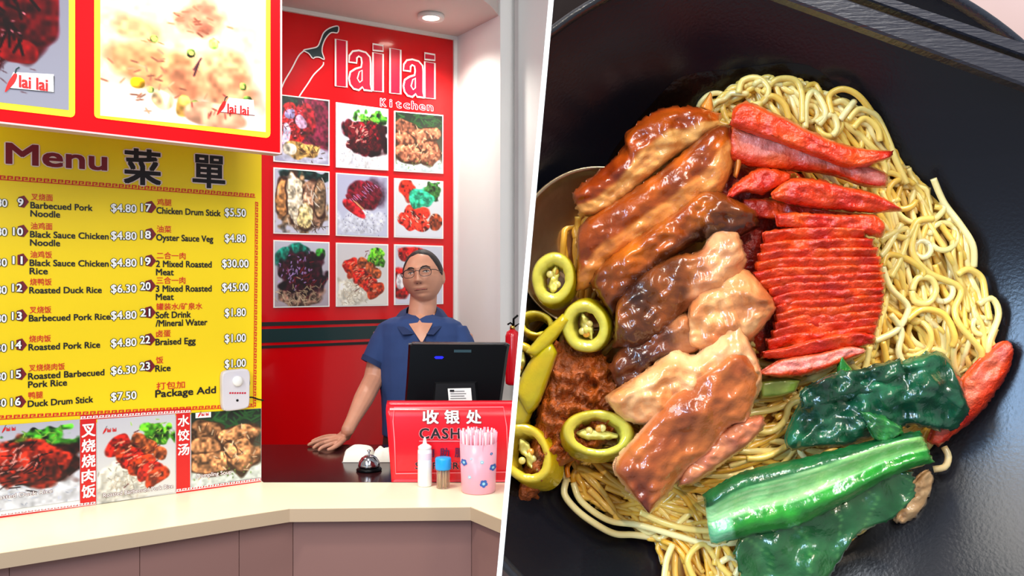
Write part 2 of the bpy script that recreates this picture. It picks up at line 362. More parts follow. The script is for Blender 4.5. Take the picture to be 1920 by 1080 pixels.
# heading
h = MB()
put_text(h, plM, 'Menu', 12, 306, 40, m_mar, x1=199, off=.04, outline=.035, omat=m_pink, lift=.003)
h.build('heading', mb_t, label='maroon word Menu with pale outline')
h = MB()
put_text(h, plM, '菜', 233, 344, 66, m_black, x1=300, off=.035, outline=.03, omat=m_pink, lift=.003)
h.build('heading', mb_t, label='black Chinese character beside the word Menu'); h = MB()
put_text(h, plM, '單', 362, 350, 60, m_black, x1=420, off=.035, outline=.03, omat=m_pink, lift=.003)
h.build('heading', mb_t, label='black Chinese character at the right end of the heading')
def meander(mb, pl, a, b, wpx, unit, mat, lift=.003, flip=1):
    a, b = Vector(pl.at(*a)), Vector(pl.at(*b)); dep = pl.P(250, 500).y; U = unit*dep/F; W = wpx*dep/F; d = (b-a); Ln = d.length; d.normalize(); n = Vector((-d.y, d.x))*flip
    N = int(Ln/U); U = Ln/N; T = W*.2
    def r(x0, y0, x1, y1):
        mb.add([pl.w(*(a+d*x+n*y), lift) for x, y in ((x0, y0), (x1, y0), (x1, y1), (x0, y1))], [(0,1,2,3)], mat)
    for i in range(N):
        x = i*U
        r(x, 0, x+U, T); r(x+U*.08, T, x+U*.28, W); r(x+U*.28, W-T, x+U*.85, W); r(x+U*.65, W*.38, x+U*.85, W-T); r(x+U*.45, W*.38, x+U*.65, W*.38+T)
g = MB()
meander(g, plM, (-150, 327), (478, 371), 8, 11, m_rp); meander(g, plM, (478, 378), (474, 764), 6, 11, m_rp); meander(g, plM, (-150, 794), (474, 763), 7, 12, m_rp)
g.build('key_border', mb_t, label='red Greek key border line')
rows1 = [(9, 378, '叉烧面', ['Barbecued Pork', 'Noodle'], [57, 57], [173, 112], '$4.80'), (10, 433, '油鸡面', ['Black Sauce Chicken', 'Noodle'], None, [203, 112], '$4.80'),
         (11, 487, '油鸡饭', ['Black Sauce Chicken', 'Rice'], None, [203, 89], '$4.80'), (12, 539, '烧鸭饭', ['Roasted Duck Rice'], None, [190], '$6.30'),
         (13, 592, '叉烧饭', ['Barbecued Pork Rice'], None, [206], '$4.80'), (14, 647, '烧肉饭', ['Roasted Pork Rice'], None, [187], '$4.80'),
         (15, 702, '叉烧烧肉饭', ['Roasted Barbecued', 'Pork Rice'], None, [195, 125], '$6.30'), (16, 754, '鸭腿', ['Duck Drum Stick'], None, [174], '$7.50')]
rows2 = [(17, 388, '鸡腿', ['Chicken Drum Stick'], None, [413], '$5.50'), (18, 439, '油菜', ['Oyster Sauce Veg'], None, [399], '$4.80'),
         (19, 489, '二合一肉', ['2 Mixed Roasted', 'Meat'], None, [396, 325], '$30.00'), (20, 536, '三合一肉', ['3 Mixed Roasted', 'Meat'], None, [396, 325], '$45.00'),
         (21, 586, '罐装水/矿泉水', ['Soft Drink', '/Mineral Water'], None, [357, 388], '$1.80'), (22, 637, '卤蛋', ['Braised Egg'], None, [366], '$1.00'),
         (23, 687, '饭', ['Rice'], None, [319], '$1.00')]
def entry(num, y, zh, lines, x1s, px0, xpr, price, numx):
    e = MB(); sl = (530-y)/3176.
    Y = lambda x: y+sl*(x-numx)
    sk = Y
    # arrow tag + number
    ax = numx+14
    poly_px(e, plM, [(ax-8, Y(ax)-9), (ax+3, Y(ax)-12), (ax+12, Y(ax)), (ax+3, Y(ax)+11), (ax-8, Y(ax)+9)], m_mar, .003)
    put_text(e, plM, str(num), ax-(17 if num > 9 else 9), Y(ax)+7.5, 15, m_wht, x1=ax+1, off=.03, outline=.055, omat=m_black, lift=.0045)
    # Chinese line
    big = len(lines)
    zw = 13.5*len(zh) if '/' not in zh else 86
    put_text(e, plM, zh, px0+1, Y(px0)-4, 13, m_rp, x1=px0+1+zw, off=.012, lift=.003)
    for i, (ln, x1) in enumerate(zip(lines, x1s)):
        put_text(e, plM, ln, px0, Y(px0)+11+i*15.5, 12.5, m_black, x1=x1, off=.032, lift=.003)
    put_text(e, plM, price, xpr[0], Y(xpr[0])+10, 15.5, m_wht, x1=xpr[1], off=.024, outline=.052, omat=m_black, lift=.003)
    e.build('menu_entry', mb_t)
for r_ in rows1: entry(r_[0], r_[1], r_[2], r_[3], r_[5], 57-(r_[1]-378)/376*5, (208, 255), r_[6], 28-(r_[1]-378)/376*5)
for r_ in rows2: entry(r_[0], r_[1], r_[2], r_[3], r_[5], 293-(r_[1]-388)/300*2, (421, 460) if len(r_[6]) < 6 else (416, 465), r_[6], 267-(r_[1]-388)/300*2)
for i, y in enumerate([378, 433, 491, 543, 597, 653, 707, 757]):
    e = MB(); put_text(e, plM, ['$4.80', '$4.80', '$5.30', '$4.80', '$4.80', '$5.30', '$4.80', '$6.30'][i], -34, y+8, 15.5, m_wht, x1=13-i*.3, off=.024, outline=.052, omat=m_black, lift=.003); e.build('menu_entry', mb_t)
e = MB(); put_text(e, plM, '打包加', 293, 731, 14, m_rp, x1=346, lift=.003, off=.012)
put_text(e, plM, 'Package Add', 291, 745, 14, m_black, x1=404, off=.035, lift=.003)
put_text(e, plM, '$0.30', 421, 728, 15.5, m_wht, x1=467, off=.024, outline=.052, omat=m_black, lift=.003); e.build('menu_entry', mb_t)
# photo strip at the foot of the board
mb_ = MB(); 
for (x0, x1, yt, yb) in ((150, 180, 785, 941), (330, 356, 775, 915)):
    poly_px(mb_, plM, [(x0, yt), (x1, yt-(x1-x0)*.085), (x1, yb), (x0, yb+3)], m_rp, .0025)
poly_px(mb_, plM, [(150, 778), (358, 765), (358, 774), (150, 788)], m_rp, .0024)
meander(mb_, plM, (150, 786), (358, 773), 5, 10, m_wht, lift=.003)
poly_px(mb_, plM, [(-150, 985), (180, 942), (180, 950), (-150, 993)], m_rp, .0024); meander(mb_, plM, (-150, 986), (180, 945), 5, 10, m_wht, lift=.003)
poly_px(mb_, plM, [(330, 918), (489, 896), (489, 903), (330, 926)], m_rp, .0024); meander(mb_, plM, (330, 922), (489, 901), 5, 10, m_wht, lift=.003)
for i, ch in enumerate('叉烧烧肉饭'): put_text(mb_, plM, ch, 153, 820+i*28.5, 24, m_wht, x1=178, off=.03, lift=.0036)
for i, ch in enumerate('水饺汤'): put_text(mb_, plM, ch, 333, 800+i*27, 21, m_wht, x1=354, off=.03, lift=.0036)
mb_.build('banner_print', mb_t, label='red banner strips with white Chinese characters')
def logo(mb, pl, x, y, s, sl, red=None, lf=.004):
    red = red or m_rp
    mb_pts = smooth_pts([(x+9*s, y-9*s), (x+12*s, y-8*s), (x+10*s, y-1*s), (x+5*s, y+5*s), (x, y+9*s), (x+3*s, y), (x+6*s, y-5*s)], 18, True)
    poly_px(mb, pl, [tuple(p) for p in mb_pts], red, lf)
    line_px(mb, pl, [(x+10*s, y-9*s), (x+11*s, y-13*s), (x+14*s, y-15*s)], 1.3*s, m_dgreen, lf)
    put_text(mb, pl, 'lai lai', x+14*s, y+3*s+sl, 12*s, red, x1=x+41*s, off=.04, lift=lf)
def duck(seed, w=100, h=110, dark=(120, 22, 18)):
    p = Print(w, h, (206, 204, 216), (238, 240, 248), seed)
    p.blob(50, 80, 46, 24, (236, 236, 240), tex=.12).strokes(60, 45, 82, 22, 9, (200, 204, 220), 5, .8)
    p.blob(68, 24, 30, 15, (70, 140, 40), wob=.5, tex=.7, k=14)
    p.strokes(26, 64, 20, 12, 7, (150, 200, 80), 8, .9)
    p.blob(76, 50, 26, 28, tuple(c*.45 for c in dark), wob=.3, tex=.5, k=9)
    p.blob(50, 48, 36, 26, dark, rot=20, wob=.35, tex=.7, k=9)
    for i in range(5): p.blob(30+i*10, 42+i*3, 9, 20, tuple(c*(1.0+.15*(i%2)) for c in dark), rot=-38, wob=.2, tex=.5)
    p.strokes(26, 40, 46, 13, 11, (226, 160, 150), 9, 1.0, ang=-35, jit=25).strokes(30, 52, 52, 17, 14, (40, 6, 8), 12, 1.0, ang=-35, jit=25)
    return p
def charsiu(seed, w=100, h=110):
    p = Print(w, h, (222, 220, 226), (240, 238, 232), seed)
    p.blob(36, 76, 38, 26, (238, 234, 222), tex=.15).strokes(90, 34, 78, 15, 11, (206, 196, 178), 7, .9)
    p.blob(78, 24, 20, 15, (92, 166, 40), wob=.5, tex=.7, k=14).strokes(26, 78, 22, 9, 7, (170, 214, 90), 6, .9)
    for i in range(6): p.blob(26+i*10, 34+i*8.5, 17, 10, (210-i*4, 44+(i%2)*26, 26), rot=-25, wob=.25, tex=.5, k=9).strokes(5, 26+i*10, 32+i*8.5, 5, 3, (250, 170, 140), 8, 1.0, ang=-25, jit=10)
    for i in range(3): p.blob(52+i*14, 30+i*9, 10, 9, (190, 104, 58), rot=20, wob=.25, tex=.5)
    p.strokes(18, 48, 52, 16, 16, (110, 10, 10), 9, .9, ang=-25, jit=20)
    return p
def dumpl(seed, w=100, h=100, col=(206, 150, 104), bgc=(40, 56, 42), low=(226, 232, 224)):
    p = Print(w, h, bgc, (150, 140, 120), seed); p.blob(50, 96, 60, 22, low, wob=.15, tex=.1)
    p.strokes(40, 60, 12, 30, 8, (60, 110, 60), 16, 1.8, ang=0, jit=40)
    for (x, y, rx, ry, r, k) in ((22, 28, 22, 14, 10, .8), (66, 36, 30, 13, -12, 1), (20, 48, 22, 12, 8, .95), (28, 70, 30, 14, 3, 1.1), (74, 66, 22, 20, -50, 1), (56, 55, 12, 7, 60, 1.15)):
        p.blob(x, y+2, rx+2, ry+2, (88, 60, 40), rot=r, wob=.2, tex=.2).blob(x, y, rx, ry, tuple(c*k for c in col), rot=r, wob=.22, tex=.45, k=9)
    p.strokes(30, 50, 60, 28, 18, (246, 214, 176), 9, 1.1).strokes(20, 50, 88, 26, 5, (130, 160, 80), 4, 1.2).strokes(14, 40, 50, 25, 18, (96, 62, 44), 10, .7)
    return p
for pr, qd, lab in ((duck(3, dark=(150, 44, 24)), [(0, 797), (149, 786), (149, 937), (-150, 975)], 'printed photo of roast duck on rice'),
                    (charsiu(4), [(182, 786), (328, 776), (328, 922), (182, 945)], 'printed photo of barbecued pork on rice'),
                    (dumpl(5), [(358, 774), (489, 766), (489, 894), (358, 914)], 'printed photo of dumpling soup')):
    if qd[0][0] == 0: qd = [(-60, 802), (149, 786), (149, 937), (-60, 966)]
    s_ = MB(); pr.sheet(s_, plM, qd, m_print, .0028)
    if qd[0][0] < 0: logo(s_, plM, 3, 806, .62, 0); 
    elif qd[0][0] < 300: logo(s_, plM, 192, 808, .62, 0)
    else:
        poly_px(s_, plM, [(366, 774), (395, 772), (395, 782), (366, 784)], m_wht, .0034); logo(s_, plM, 370, 778, .5, 0)
    cap = {-60: ('Roasted Duck Rice', -20, 938, 98), 182: ('Roasted Barbecued Pork Rice', 193, 932, 324), 358: ('Dumpling Soup', 368, 896, 433)}[qd[0][0]]
    put_text(s_, plM, cap[0], cap[1], cap[2], 8, m_wht, x1=cap[3], off=.01, outline=.05, omat=m_mar, lift=.0036)
    s_.build('food_print', mb_t, label=lab)
# ---------------------------------------------------------------- light box above
m_box = pm('lightbox_red', (214, 0, 10), .6, emit=.55, spec=.15)
m_boxy = pm('lightbox_yellow', (250, 238, 50), .6, emit=.45, spec=.2)
m_boxp = pm('lightbox_print', (255, 255, 255), .6, spec=.2, vcol=True, emit=.40)
m_boxw = pm('lightbox_white', (240, 240, 244), .6, emit=.3)
m_boxs = pm('lightbox_side', (222, 190, 190), .4)
fR = plF.at(527, 290)[0]; fL = plF.at(-260, 290)[0]; fz = plF.at(527, 290)[1]
FT = 2.75
lb = thing('light_box_sign', 'large glowing red light box with food pictures hanging over the menu', 'sign', tuple(plF.w((fL+fR)/2, fz)))
MB().prism([plF.w(fL, fz, -.001), plF.w(fR, fz, -.001), plF.w(fR, FT, -.001), plF.w(fL, FT, -.001)], plF.w(0,0,-.035)-plF.w(0,0,0), m_boxs).build('housing', lb)
MB().prism([plF.w(fL, fz+.004), plF.w(fR-.004, fz+.004), plF.w(fR-.004, FT), plF.w(fL, FT)], plF.w(0,0,.002)-plF.w(0,0,0), m_box).build('face_panel', lb, label='glowing red face')
MB().prism([plF.w(fL, fz), plF.w(fR, fz), plF.w(fR, fz+.004), plF.w(fL, fz+.004)], plF.w(0,0,.006)-plF.w(0,0,0), m_boxs).prism([plF.w(fR-.004, fz), plF.w(fR, fz), plF.w(fR, FT), plF.w(fR-.004, FT)], plF.w(0,0,.006)-plF.w(0,0,0), m_boxs).build('edge_frame', lb)
def rounded(x0, x1, yb, sl, r, ytop=-420):
    pts = [(x0, ytop), (x0, yb(x0)-r)]+[(x0+r-r*math.cos(a), yb(x0)-r+r*math.sin(a)) for a in (.5, 1.0, 1.57)]+[(x1-r+r*math.sin(a), yb(x1)-r+r*math.cos(a)) for a in (0, .5, 1.0, 1.57)]+[(x1, ytop)]
    return pts
yb2 = lambda x: 222+(x-176)*.111
s_ = MB(); poly_px(s_, plF, rounded(176, 506, yb2, 0, 8), m_boxy, .003)
poly_px(s_, plF, rounded(-200, 140, lambda x: 220+(x-140)*.111, 0, 8), m_boxy, .003)
s_.build('yellow_border', lb, label='glowing yellow borders round the pictures')
p = Print(170, 170, (252, 252, 252), (246, 246, 250), 8)
p.blob(45, 74, 70, 22, (252, 250, 246), rot=12, wob=.05, tex=.02)
p.blob(40, 45, 60, 36, (254, 246, 228), wob=.1, tex=.05, soft=.4)
for a in ((22, 62, 19, 13, (248, 214, 186), 12), (35, 64, 22, 12, (250, 220, 190), 20), (58, 30, 13, 12, (246, 204, 186), 30), (20, 40, 15, 7, (250, 222, 196), 25), (70, 66, 16, 14, (252, 226, 200), -40), (78, 78, 18, 12, (250, 214, 190), 10), (50, 76, 12, 10, (246, 208, 184), 70)):
    p.blob(a[0], a[1], a[2], a[3], a[4], rot=a[5], soft=.5, wob=.3, tex=.10, k=9)
p.strokes(26, 56, 34, 8, 6, (242, 196, 176), 6, .9, ang=15, jit=20); p.strokes(20, 32, 66, 12, 8, (244, 204, 184), 6, .9, ang=15, jit=30)
p.strokes(5, 30, 48, 6, 2, (220, 190, 160), 5, .5, ang=20, jit=10)
for (x, y) in ((30, 46), (52, 54), (66, 47), (28, 80), (54, 88), (85, 73), (88, 82)): p.blob(x, y, 2.6, 2.8, (186, 206, 150), wob=.4, tex=.4).blob(x, y, 1.3, 1.3, (250, 240, 190), tex=0)
p.blob(21, 76, 4, 3.6, (240, 214, 90), tex=.2); p.blob(47, 89, 5, 9, (250, 224, 170), rot=10, tex=.2); p.blob(34, 86, 7, 6, (250, 232, 208), rot=40)
p.strokes(14, 40, 84, 16, 6, (240, 200, 180), 6, .8); p.strokes(2, 56, 62, .5, 3, (180, 140, 150), 11, .9, ang=-62, jit=4)
p.blob(66, 93, 20, 7, (250, 222, 204), tex=.1); p.strokes(12, 70, 90, 10, 4, (238, 180, 170), 5, .8)
p.im = (p.im/255)**2.3*238
s_ = MB(); p.sheet(s_, plF, [(187, -60), (497, -50), (497, 248), (187, 217)], m_boxp, .004)
poly_px(s_, plF, [(428, 184), (474, 188), (476, 216), (412, 210)], m_boxw, .0046); logo(s_, plF, 405, 203, 1.45, 4, lf=.0052); line_px(s_, plF, [(412, 211), (476, 217)], 1.2, m_mar, .005); s_.build('picture_print', lb, label='overexposed dumpling soup picture')
p = Print(120, 150, (206, 204, 218), (226, 226, 238), 9)
p.blob(58, 44, 32, 34, (120, 8, 26), wob=.25, tex=.5, k=8); p.blob(82, 38, 12, 24, (146, 10, 34), wob=.2, tex=.4); p.blob(68, 66, 14, 8, (196, 30, 40), rot=10, wob=.15)
p.strokes(26, 58, 44, 14, 14, (70, 0, 16), 13, 1.4, ang=70, jit=30); p.strokes(8, 56, 50, 12, 12, (240, 170, 180), 4, .8, ang=20, jit=30); p.strokes(30, 48, 78, 12, 5, (180, 150, 160), 5, .6)
p.im = (p.im/255)**1.5*190
s_ = MB(); p.sheet(s_, plF, [(-180, -110), (128, -90), (128, 207), (-180, 172)], m_boxp, .004)
poly_px(s_, plF, [(24, 136), (100, 140), (100, 175), (12, 166)], m_boxw, .0046)
logo(s_, plF, 8, 156, 1.95, 2, lf=.0052); line_px(s_, plF, [(14, 166), (100, 174), (100, 143)], 1.6, m_black, .005); s_.build('picture_print', lb, label='roast duck picture at left')
# ---------------------------------------------------------------- wall art
def ptile(name_lab, x0, x1, tl, tr, br, bl, pr):
    t_ = MB(); q = [(x0, tl), (x1, tr), (x1, br), (x0, bl)]
    c = [plB.P(*a, .001) for a in q]
    t_.prism(c, plB.w(0,0,.006)-plB.w(0,0,0), m_wht)
    k = 2.2; pr.sheet(t_, plB, [(x0+k, tl+k), (x1-k, tr+k), (x1-k, br-k), (x0+k, bl-k)], m_print, .008)
    return t_.build('food_photo', label=name_lab, cat='picture', group='food photos on the red back wall')
cols = [(512, 617), (629, 727), (738, 830)]
rws = [[(176, 188, 311, 303), (192, 205, 320, 314), (208, 216, 326, 321)], [(314, 322, 441, 438), (324, 331, 446, 442), (334, 340, 448, 445)], [(450, 454, 575, 577), (455, 458, 573, 575), (458, 461, 570, 572)]]
def pr1():
    p = Print(90, 110, (70, 20, 40), (186, 186, 214), 21); p.blob(18, 20, 22, 30, (24, 60, 44), tex=.4).blob(80, 40, 30, 46, (130, 40, 70), tex=.4, wob=.3)
    p.blob(34, 40, 28, 34, (206, 30, 30), rot=20, wob=.3, tex=.6).blob(60, 30, 20, 22, (160, 36, 48), wob=.3, tex=.6).blob(22, 56, 7, 18, (226, 222, 250), rot=15, wob=.4).blob(48, 38, 8, 9, (220, 180, 210), rot=-30, wob=.5).blob(30, 26, 9, 8, (190, 180, 230), wob=.6)
    p.strokes(30, 32, 40, 14, 16, (250, 150, 170), 6, .9).strokes(20, 40, 45, 14, 18, (110, 8, 20), 8, 1).blob(52, 90, 55, 14, (206, 206, 226), tex=.1)
    p.blob(50, 82, 32, 13, (196, 160, 96), wob=.25, tex=.5).blob(30, 81, 13, 9, (240, 232, 214), tex=.3).strokes(24, 66, 80, 12, 8, (96, 60, 34), 9, 1); return p
def pr4():
    p = Print(90, 110, (206, 206, 224), (220, 220, 236), 24); p.blob(55, 8, 44, 9, (24, 60, 56), wob=.5, tex=.6).blob(50, 55, 47, 44, (170, 140, 110), wob=.2, tex=.5, k=12)
    for (x, y, rx, ry, r, c) in ((14, 46, 11, 30, 5, (206, 150, 96)), (38, 46, 15, 40, -6, (236, 222, 196)), (72, 52, 18, 36, -8, (190, 150, 124)), (56, 74, 13, 20, 10, (236, 216, 160)), (84, 44, 10, 30, 0, (170, 140, 110))): p.blob(x, y, rx+2, ry+2, (80, 48, 36), rot=r, wob=.12, tex=.2).blob(x, y, rx, ry, c, rot=r, wob=.15, tex=.4, k=10)
    p.strokes(34, 55, 50, 24, 24, (240, 230, 216), 12, 1, ang=75, jit=20).strokes(24, 70, 92, 14, 5, (90, 70, 60), 9, .8); return p
def pr5():
    p = Print(90, 110, (196, 198, 224), (214, 220, 240), 25); p.blob(50, 78, 44, 22, (226, 230, 244), tex=.1).strokes(60, 55, 78, 22, 10, (120, 120, 160), 4, .7).blob(78, 26, 22, 22, (120, 96, 120), soft=.5)
    p.blob(54, 34, 36, 25, (126, 20, 44), wob=.15, tex=.5)
    for i in range(6): p.blob(34+i*8, 46-i*5, 20, 4.5, (150-i*6, 26, 50), rot=35, wob=.1, tex=.4).strokes(4, 32+i*8, 43-i*5, 7, 2, (206, 150, 200), 10, .8, ang=35, jit=6)
    p.blob(32, 56, 26, 8, (196, 40, 50), rot=32, wob=.1, tex=.4).strokes(3, 42, 50, 5, 2, (226, 180, 130), 26, .8, ang=36, jit=3); return p
def pr6():
    p = Print(90, 100, (232, 236, 236), (238, 242, 250), 26); p.blob(26, 20, 18, 16, (226, 60, 36), wob=.4, tex=.5).blob(80, 16, 20, 14, (70, 120, 60), wob=.6, tex=.7, k=14)
    p.blob(46, 62, 30, 16, (224, 60, 40), wob=.3, tex=.6).blob(30, 76, 24, 12, (230, 60, 40), rot=15, wob=.3, tex=.6).blob(58, 80, 16, 10, (232, 74, 50), wob=.3, tex=.6).blob(86, 72, 13, 16, (170, 84, 50), wob=.2, tex=.5)
    p.strokes(26, 42, 66, 18, 10, (250, 214, 196), 8, 1, ang=60, jit=30).blob(56, 32, 24, 16, (70, 206, 166), wob=.35, tex=.35, k=10).strokes(12, 56, 32, 10, 7, (30, 150, 120), 9, .9); return p
def pr7():
    p = Print(90, 110, (214, 216, 230), (190, 180, 190), 27); p.blob(30, 20, 34, 13, (24, 110, 96), rot=-20, wob=.3, tex=.6).blob(86, 16, 12, 9, (60, 140, 50), wob=.4, tex=.5)
    p.blob(50, 84, 44, 16, (140, 110, 96), wob=.2, tex=.5).strokes(60, 45, 84, 22, 7, (206, 186, 160), 12, .9, curl=.2)
    p.blob(52, 50, 44, 34, (56, 14, 30), wob=.25, tex=.7, k=10).strokes(50, 40, 42, 14, 16, (190, 160, 220), 6, 1, ang=-60, jit=30).strokes(24, 60, 56, 14, 14, (130, 20, 40), 10, 1.2, ang=-60, jit=30).strokes(30, 60, 80, 20, 8, (190, 170, 140), 10, .9); return p
def pr9():
    p = Print(90, 100, (222, 226, 236), (226, 228, 240), 29); p.blob(36, 16, 32, 13, (200, 34, 30), rot=4, wob=.2, tex=.5).blob(78, 22, 20, 7, (160, 20, 40), rot=30, tex=.4).strokes(24, 36, 16, 14, 5, (240, 110, 80), 6, .9)
    p.blob(14, 66, 20, 26, (196, 30, 26), wob=.2, tex=.5).blob(10, 62, 9, 14, (240, 236, 240), wob=.2); return p
prs = [[pr1(), duck(22, 90, 110, (104, 8, 26)), dumpl(23, 90, 100, (196, 130, 100), low=(222, 238, 240))], [pr4(), pr5(), pr6()], [pr7(), charsiu(28, 90, 110), pr9()]]
labs = [['glazed red meat beside a golden dumpling, top left wall photo', 'dark roast duck with green garnish, top middle wall photo', 'dumpling soup on dark greens, top right wall photo'],
        ['pale poached chicken strips, middle left wall photo', 'sliced dark red roast meat on rice, centre wall photo', 'pork with turquoise green leaves, middle right wall photo'],
        ['dark glazed meat over noodles with greens, bottom left wall photo', 'red barbecued pork on rice with parsley, bottom middle wall photo', 'red meat slices half hidden behind the man, bottom right wall photo']]
for r_ in range(3):
    for c_ in range(3):
        tl, tr, br, bl = rws[r_][c_]; ptile(labs[r_][c_], cols[c_][0], cols[c_][1], tl, tr, br, bl, prs[r_][c_])
m_crim = pm('crimson_acrylic', (196, 8, 44), .25, coat=.3)
ls = thing('shop_sign', 'outlined chili and lettering sign high on the red back wall', 'sign', tuple(plB.P(700, 200)))
m_wline = pm('white_line', (236, 226, 222), .4)
s_ = MB()
body = smooth_pts([(572, 94), (560, 104), (546, 130), (533, 152), (524, 172), (505, 205)], 20); line_px(s_, plB, body, 2.4, m_wline, .006)
body = smooth_pts([(606, 117), (604, 124), (588, 140), (576, 158), (560, 182), (548, 205)], 20); line_px(s_, plB, body[:17], 2.4, m_wline, .006)
s_.build('chili_outline', ls, label='white outline of a chili pod')
stem = [(568, 95), (580, 92), (594, 88), (600, 76), (606, 62), (618, 53), (633, 50), (632, 62), (620, 62), (610, 72), (604, 86), (603, 98), (607, 112), (598, 108), (590, 108), (585, 110), (578, 101)]
s_ = MB(); sp_ = smooth_pts(stem, 60, True); cen = sp_.mean(0)
uz = [plB.at(*p_) for p_ in sp_]; s_.prism([plB.w(a_, b_, .003) for a_, b_ in uz], plB.w(0,0,.004)-plB.w(0,0,0), m_dgreen); line_px(s_, plB, sp_, 2.2, m_wline, .008, closed=True); s_.build('chili_stem', ls, label='dark green stem with white outline')
sy = lambda x, y: y
def letter_l(x, yt, yb_, w_): return [(x, yt), (x+w_, yt+w_*.17), (x+w_, yb_+w_*.1), (x, yb_)]
def outl(mb, pts, closed=True):
    z = [plB.at(*p_) for p_ in pts]
    mb.prism([plB.w(a_, b_, .003) for a_, b_ in z], plB.w(0,0,.004)-plB.w(0,0,0), m_crim); line_px(mb, plB, pts, 3.4, m_wline, .0085, closed=True)
def letter_a(x, yt, yb_, w_):
    X = lambda k: x+w_*k; sl = .12; Y = lambda k, kx=0: yt+(yb_-yt)*k+sl*w_*kx
    o = [(0, .33), (.02, .16), (.16, .04), (.42, 0), (.72, .03), (.9, .14), (.93, .3), (.93, .85), (.97, 1), (.64, 1), (.58, .93), (.42, 1.02), (.2, 1.0), (.05, .9), (0, .75), (.06, .58), (.28, .48), (.52, .42), (.55, .3), (.52, .18), (.42, .15), (.34, .2), (.33, .33)]
    return [(X(a_), Y(b_, a_)) for a_, b_ in o]
def letter_ai(x, yt, yb_, w_): return [(X_, Y_) for X_, Y_ in ((x+w_*.44, yt+(yb_-yt)*.58), (x+w_*.56, yt+(yb_-yt)*.53), (x+w_*.56, yt+(yb_-yt)*.8), (x+w_*.46, yt+(yb_-yt)*.85), (x+w_*.36, yt+(yb_-yt)*.75))]
for nm, x, yl, yb_ in (('l', 628, 74, 162), ('l', 730, 91, 175)):
    s_ = MB(); outl(s_, letter_l(x, yl, yb_, 21 if x < 700 else 20)); s_.build('letter', ls)
    xa = x+25; w_ = 44 if x < 700 else 40
    s_ = MB(); outl(s_, letter_a(xa, yl+19, yb_+4, w_)); line_px(s_, plB, letter_ai(xa, yl+19, yb_+4, w_), 2.2, m_wline, .0085, closed=True); s_.build('letter', ls)
    xi = xa+w_+(1 if x < 700 else 0); wi = 19
    s_ = MB(); outl(s_, letter_l(xi, yl+11+14, yb_+9, wi)); outl(s_, letter_l(xi, yl+9, yl+21, wi)); s_.build('letter', ls)
s_ = MB(); 
for i, ch in enumerate('Kitchen'): put_text(s_, plB, ch, 713+i*14.6+(3 if ch == 'i' else 0), 199+i*1.3, 15, m_crim, x1=713+i*14.6+(6 if ch == 'i' else 10 if ch != 't' else 9), off=.015, outline=.05, omat=m_wline, lift=.004)
s_.build('letter', ls, label='small spaced word Kitchen in white outline')
# ---------------------------------------------------------------- things on the counters
m_plw = pm('white_plastic', (236, 234, 232), .35, spec=.5)
m_plg = pm('grey_white_plastic', (212, 206, 212), .4)
m_blk = pm('black_plastic', (6, 6, 8), .3, spec=.12)
m_blk2 = pm('black_matt_plastic', (15, 15, 18), .5, spec=.2)
m_chr = pm('chrome', (190, 190, 196), .12, metal=1)
# wall sensor box
pS = plM.P(437, 768); t = thing('sensor_box', 'white rounded door chime sensor stuck on the menu board', 'sensor', tuple(plM.P(438, 768, .01)))
s_ = MB(); q = smooth_pts([(412, 704), (418, 695), (438, 692), (457, 691), (464, 698), (464, 728), (463, 757), (457, 764), (437, 768), (419, 769), (413, 762), (412, 735)], 44, True)
loops = []
for k, (sc_, o_) in enumerate(((1, .004), (1.0, .018), (.975, .022), (.93, .024))):
    c_ = q.mean(0); loops.append([plM.P(*(c_+(p_-c_)*sc_), o_) for p_ in q])
n = len(q); vv = sum(loops, []); ff = [(i*n+k, i*n+(k+1)%n, (i+1)*n+(k+1)%n, (i+1)*n+k) for i in range(3) for k in range(n)]+[tuple(3*n+k for k in range(n)), tuple(range(n-1, -1, -1))]
s_.add(vv, ff, m_plg); s_.build('case', t)
def disc_on(pl, px, py, r, o0, prof, m, n=24):
    u, z = pl.at(px, py); s = MB(); vv = []
    for rr, oo in prof: vv += [pl.w(u+rr*r*math.cos(2*math.pi*k/n), z+rr*r*math.sin(2*math.pi*k/n), o0+oo) for k in range(n)]
    ff = [(i*n+k, i*n+(k+1)%n, (i+1)*n+(k+1)%n, (i+1)*n+k) for i in range(len(prof)-1) for k in range(n)]+[tuple((len(prof)-1)*n+k for k in range(n))]
    return s.add(vv, ff, m, smooth=True)
rr = 9.5*2.5/F
disc_on(plM, 440, 713, rr, .024, [(1, 0), (1, .006), (.9, .009), (.5, .011), (.05, .012)], m_plw).build('dome_button', t)
disc_on(plM, 440, 749, rr*.25, .0242, [(1, 0), (1, .001)], m_blk2, 12).build('indicator', t)
s_ = MB()
for i in range(7): poly_px(s_, plM, [(425+i*4.6, 734), (428.4+i*4.6, 733.6), (428.4+i*4.6, 736.6), (425+i*4.6, 737)], m_crim, .0247)
s_.build('printed_mark', t)
s_ = MB(); s_.tube([plM.P(463, 744, .012), plM.P(470, 744, .014), plM.P(482, 748, .012), plM.P(492, 750, .006), plM.P(493, 756, -.03)], .0022, m_blk2); s_.build('cable', t)
